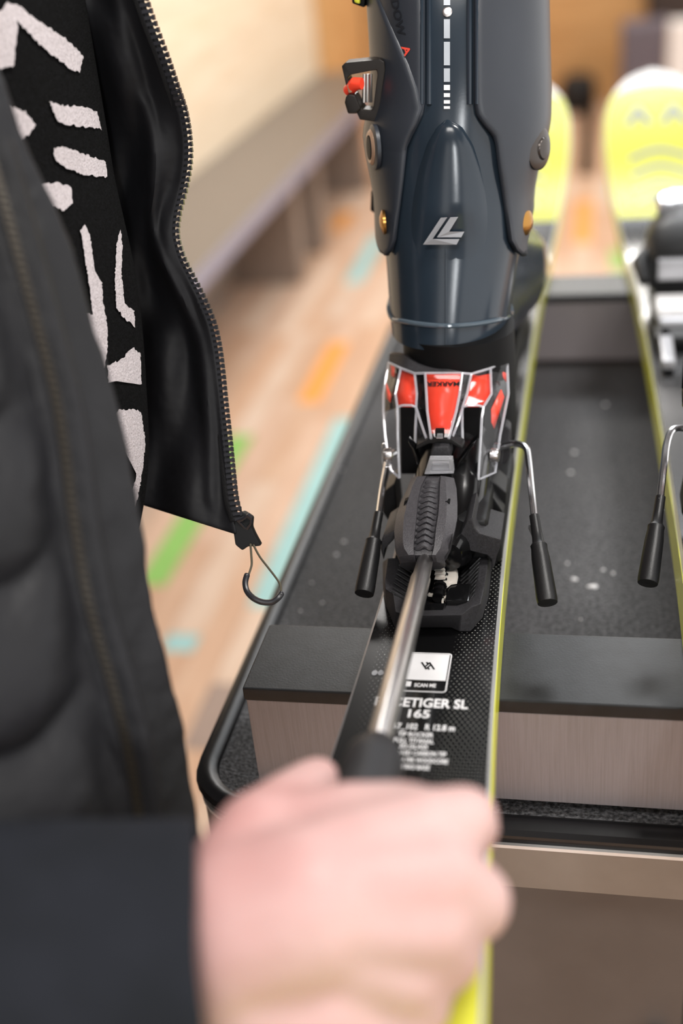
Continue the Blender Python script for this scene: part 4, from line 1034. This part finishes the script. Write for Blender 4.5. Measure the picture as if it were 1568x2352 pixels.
# ---- lining of the far front: black inner face with a few folds
rows = []
hem_px = [(300, 1120), (345, 1140), (390, 1165), (430, 1182), (470, 1205), (510, 1235), (545, 1258), (566, 1240)]
lin_l = [(-90, 60), (0, 120), (150, 170), (300, 215), (450, 235), (600, 255), (800, 290), (1000, 310), (1120, 300), (1260, 300)]
for i in range(56):
    u = i/55; k = u*(len(zip_px)-1); a = min(int(k), len(zip_px)-2); w_ = k-a
    q = [zip_px[a][m_]+(zip_px[a+1][m_]-zip_px[a][m_])*w_ for m_ in range(3)]
    xl_ = lerp_tab(lin_l, q[1]); row = []
    for j in range(23):
        t = j/22; px = q[0]-6+(xl_-q[0])*t
        sag = 0.0
        if u > 0.8: sag = ((u-0.8)/0.2)**1.5*(-52*t + 34*(1-t))*1.0
        dd = q[2]-3 + 26*t + 5*math.sin(u*9+t*5)*math.sin(math.pi*min(1, t*1.4)) + 3*math.sin(u*23-t*11)*min(1, 4*t) - 9*math.exp(-((t-0.25-0.1*math.sin(u*6))/0.06)**2)*(1 if 0.2 < u < 0.95 else 0.3)*0.6
        row.append(at(px, q[1]+sag+t*6, d=dd))
    rows.append(row)
ln_ = MB().grid(rows).build('lining', M_lining, jk, smooth=80, solid=1.5, sub=1)
# ---- zip of the far front: tape and single teeth
zw = catmull([at(px, py, d=d-2) for px, py, d in zip_px], 8)
zin = [at(px-22, py+3, d=d-1) for px, py, d in zip_px]; zin = catmull(zin, 8)
MB().grid([[a*1.0, b*1.0] for a, b in zip(zw, zin)]).build('zip_tape', M_tape, jk, smooth=60, solid=1.2)
# arc-length walk
tooth = bpy.data.meshes.new('zip_tooth')
tb = MB(); tb.box(-2.6, 1.4, -0.85, 0.85, -1.5, 1.5); tb.box(1.4, 2.6, -1.25, 1.25, -1.2, 1.2)
tooth.from_pydata([tuple(Vector(v)*S) for v in tb.v], [], tb.f); tooth.materials.append(M_zip)
def teeth(curve, inner, step, parent, name='zip_tooth'):
    acc = 0.0; nxt = 0.0; offp = origin_of(parent); cnt = 0
    for i in range(len(curve)-1):
        a, b = curve[i], curve[i+1]; L_ = (b-a).length
        while nxt <= acc+L_:
            t = (nxt-acc)/L_; p = a.lerp(b, t); q = inner[i].lerp(inner[i+1], t)
            xa = (p-q).normalized(); ya = (b-a).normalized(); za = xa.cross(ya).normalized(); ya = za.cross(xa)
            o = bpy.data.objects.new(name, tooth); Mx = Matrix((xa, ya, za)).transposed().to_4x4(); Mx.translation = p*S - offp
            link(o, parent); o.matrix_local = Mx; nxt += step; cnt += 1
        acc += L_
    return cnt
zip_far = bpy.data.objects['zip_tape']
n_teeth = teeth(zw, zin, 3.1, jk)
# zip box, slider and carabiner-shaped pull at the bottom
pull = MB(); 
MB().prism([at(px, py, d=638) for px, py in ((538, 1190), (558, 1176), (570, 1183), (580, 1190), (578, 1212), (585, 1228), (599, 1254), (583, 1256), (570, 1255), (556, 1265), (540, 1252), (536, 1225))], (-0.8, 6, -2)).build('zip_slider', M_lug, jk, bevel=0.8)
frame_slab([(541, 1196), (556, 1192), (568, 1182), (578, 1190), (577, 1206), (566, 1222)], [(551, 1200), (558, 1197), (567, 1190), (573, 1195), (572, 1203), (564, 1213)], at(560, 1200, d=636).y, 2.2, 'slider_loop', M_zip, jk, 0.3)
MB().tube(catmull([at(px, py, d=d) for px, py, d in ((575, 1250, 636), (577, 1275, 632), (578, 1295, 628), (575, 1308, 624), (570, 1322, 620))], 5), 0.62, 8).build('pull_cord', M_cord, jk)
MB().tube(catmull([at(px, py, d=d) for px, py, d in ((582, 1252, 636), (596, 1278, 630), (615, 1303, 624), (632, 1325, 620), (643, 1342, 616), (645, 1358, 614))], 5), 0.62, 8).build('pull_cord', M_cord, jk)
MB().tube(catmull([at(px, py, d=d) for px, py, d in ((568, 1318, 620), (563, 1338, 618), (567, 1358, 616), (582, 1374, 614), (602, 1383, 613), (624, 1383, 613), (640, 1372, 613), (648, 1360, 614))], 5), [1.3]+[1.6]*33+[1.4, 1.0], 10).build('pull_hook', M_zip, jk)
# ---- zip and placket of the near front (close to the camera)
nz_px = [(-30, 330, 466), (0, 430, 466), (30, 540, 466), (62, 660, 466), (100, 800, 466), (130, 920, 466), (150, 1040, 466), (168, 1180, 466), (195, 1340, 466), (222, 1450, 468), (255, 1560, 470), (285, 1680, 472), (305, 1780, 474), (320, 1890, 476), (330, 2000, 478)]
na = catmull([at(px+8, py, d=d-15) for px, py, d in nz_px], 6); nb = catmull([at(px-14, py, d=d-15) for px, py, d in nz_px], 6)
MB().grid([[a, b] for a, b in zip(na, nb)]).build('zip_tape', M_tape, jk, smooth=60, solid=1.5)
mid = [a*0.75+b*0.25 for a, b in zip(na, nb)]
tmb = MB(); acc = 0; nxt = 0
for i in range(len(mid)-1):
    a, b = mid[i], mid[i+1]; L_ = (b-a).length
    while nxt <= acc+L_:
        p = a.lerp(b, (nxt-acc)/L_); xa = (na[i]-nb[i]).normalized(); ya = (b-a).normalized(); za = xa.cross(ya).normalized()
        Mx = Matrix((xa, ya, za)).transposed().to_4x4(); Mx.translation = p
        tmb.box(-1.8, 1.8, -0.9, 0.9, -1.6, 1.6, Mx); nxt += 3.1
    acc += L_
o = tmb.build('zip_teeth', mat('zip_brass_tint', '#3a342c', 0.3, metal=0.4), jk, smooth=0); o['kind'] = 'stuff'
for off_, w_ in ((30, 5.0), (-26, 5.0)):
    MB().tube(catmull([at(px+off_, py, d=d-12) for px, py, d in nz_px], 5), w_, 8).build('placket_welt', M_jacket, jk)
# ---- sweater with light motifs
sw_r = [(-700, 60), (-400, 110), (-120, 165), (0, 190), (150, 215), (300, 240), (400, 256), (500, 278), (600, 300), (700, 315), (800, 325), (900, 331), (1000, 336), (1080, 334), (1150, 326), (1200, 316), (1300, 290)]
def sweater_pt(px, py, lift=0.0):
    xr = smooth_tab(sw_r, py); w_ = 430.0
    s_ = max(0.0, min(1.0, (xr-px)/w_))     # 0 at the far silhouette, 1 towards the near side
    dr = lerp_tab([(-700, 585), (-120, 600), (0, 606), (400, 630), (800, 645), (1200, 648)], py)
    d = dr - 95*math.sin(min(1.0, s_*0.95)*math.pi/2)**0.8 if s_ > 0 else dr
    return at(px, py, d=d-lift)
rows = []
for i in range(80):
    py = -700 + (2000)*i/79; xr = smooth_tab(sw_r, py); row = []
    for j in range(5, 0, -1):
        p = sweater_pt(xr-0.5, py); row.append(p + Vector((-30.0*j/1.2-4*j*j, 6.0*j, 0)))
    for j in range(61):
        s_ = (j/60)**1.6; row.append(sweater_pt(xr-430*s_, py))
    rows.append(row)
sw = MB().grid(rows).build('sweater', M_knit, person, smooth=80, solid=3, solid_off=0)
Z5 = 0.4464
mot = [[(-60, 100), (0, 60), (40, 8), (66, 30), (92, 130), (85, 200), (70, 345), (0, 350), (-60, 300)],
       [(44, 10), (100, 30), (200, 110), (330, 190), (430, 290), (410, 375), (360, 350), (240, 260), (105, 128), (60, 60)],
       [(255, 525), (330, 545), (430, 545), (500, 580), (522, 665), (420, 650), (300, 630)],
       [(50, 540), (130, 575), (185, 645), (160, 680), (110, 725)],
       [(275, 765), (320, 755), (430, 790), (545, 830), (550, 912), (430, 900), (330, 860), (280, 810)],
       [(215, 950), (290, 935), (365, 960), (375, 1050), (330, 1085), (260, 1050)],
       [(415, 1180), (435, 1155), (460, 1200), (490, 1400), (525, 1450), (530, 1550), (555, 1690), (552, 1800), (540, 1890), (505, 1935), (440, 1760), (410, 1640), (408, 1590), (480, 1625), (450, 1400)],
       [(620, 1180), (630, 1260), (625, 1400), (640, 1560), (690, 1600), (697, 1680), (640, 1640), (600, 1580), (590, 1450), (600, 1250)]]
mot2 = [[(553, 205), (620, 170), (690, 108), (722, 140), (728, 300), (690, 250), (650, 225), (600, 275), (558, 282)],
        [(585, 470), (610, 430), (700, 428), (730, 450), (748, 600), (738, 700), (715, 850), (685, 960), (665, 900), (700, 780), (720, 640), (680, 570), (650, 540), (588, 536)]]
polys = [[(x*Z5, y*Z5) for x, y in p] for p in mot] + [[(x*Z5, 750+y*Z5) for x, y in p] for p in mot2]
for poly in polys:
    fine = []
    for (a, b) in zip(poly, poly[1:]+poly[:1]):
        L_ = math.hypot(b[0]-a[0], b[1]-a[1]); n = max(1, int(L_/4.0))
        for k in range(n):
            t = k/n; jx, jy = random.uniform(-1.3, 1.3), random.uniform(-3.0, 3.0)
            fine.append((a[0]+(b[0]-a[0])*t+jx, a[1]+(b[1]-a[1])*t+jy))
    bm = bmesh.new()
    vs = [bm.verts.new((x, y, 0)) for x, y in fine]; fc = bm.faces.new(vs)
    bmesh.ops.triangulate(bm, faces=[fc]); 
    bmesh.ops.subdivide_edges(bm, edges=[e for e in bm.edges if e.calc_length() > 14], cuts=2, use_grid_fill=True)
    bm.verts.ensure_lookup_table(); bm.verts.index_update()
    v = [sweater_pt(min(q.co.x, smooth_tab(sw_r, q.co.y)-1), q.co.y, 4.5) for q in bm.verts]; f = [tuple(x.index for x in q.verts) for q in bm.faces]
    bm.free()
    mesh_obj('knit_motif', v, f, M_knitw, sw, smooth=80)
# ---- trousers and shoes
tm = MB()
for sy in (-70, 125):
    tm.loft([[Vector((-225+xo + r_*1.05*math.cos(a), sy + r_*math.sin(a), z)) for a in [2*math.pi*k/24 for k in range(24)]] for z, r_, xo in ((-40, 106, 0), (-180, 98, 4), (-420, 80, 12), (-620, 70, 4), (-860, 64, -8))])
tm.loft([[Vector((-225 + 125*math.cos(a), 28 + 195*math.sin(a), z)) for a in [2*math.pi*k/28 for k in range(28)]] for z in (-80, 20, 60)])
tm.build('trousers', M_trouser, person, smooth=60)
for sy in (-70, 125):
    MB().loft([ell_ring(0, yy, wx, 0, hh) for yy, wx, hh in ((-100, 30, 60), (-70, 40, 85), (0, 44, 90), (80, 48, 62), (140, 44, 45), (165, 24, 34))]).build('shoe', M_shoe, person, smooth=60)
    o = [c for c in person.children if c.name.startswith('shoe')][-1]
    for vtx in o.data.vertices:
        p = (vtx.co + origin_of(person))/S; vtx.co = (Vector((-225 + p.y*1.0, sy - p.x, FZ + p.z)))*S - origin_of(person)
# ================================================================== BACKGROUND THINGS
def back_box(name, px0, px1, py0, py1, y, depth, mt, label, cat, bev=20, to_floor=False):
    a = at(px0, py0, y=y); b = at(px1, py1, y=y); z0 = FZ if to_floor else min(a.z, b.z)
    o = MB().box(min(a.x, b.x), max(a.x, b.x), y, y+depth, z0, max(a.z, b.z)).build(name, mt, None, bevel=bev, bseg=4)
    return tag(o, label, cat)
back_box('pouf', 1283, 1368, 185, 262, 6300, 260, M_blackpouf, 'black rounded pouf on the floor, seen between the boot and ski tip', 'pouf', 60, True)
back_box('display_block', 1428, 1540, 62, 200, 6050, 300, M_greydisp, 'grey display block against the far wall, behind the ski tip', 'display', 10, True)
back_box('wall_pad', 1488, 1650, -120, 48, 6560, 60, M_brownpad, 'dark brown padded panel on the far wall, top right', 'wall panel', 25)
back_box('display_post', 1538, 1640, 52, 200, 5400, 120, M_whitepost, 'white post at the right edge, above the ski tip', 'post', 12, True)
bpy.context.view_layer.update()
print('objects', len(bpy.data.objects), 'teeth', n_teeth, 'tris', sum(len(m_.polygons) for m_ in bpy.data.meshes))
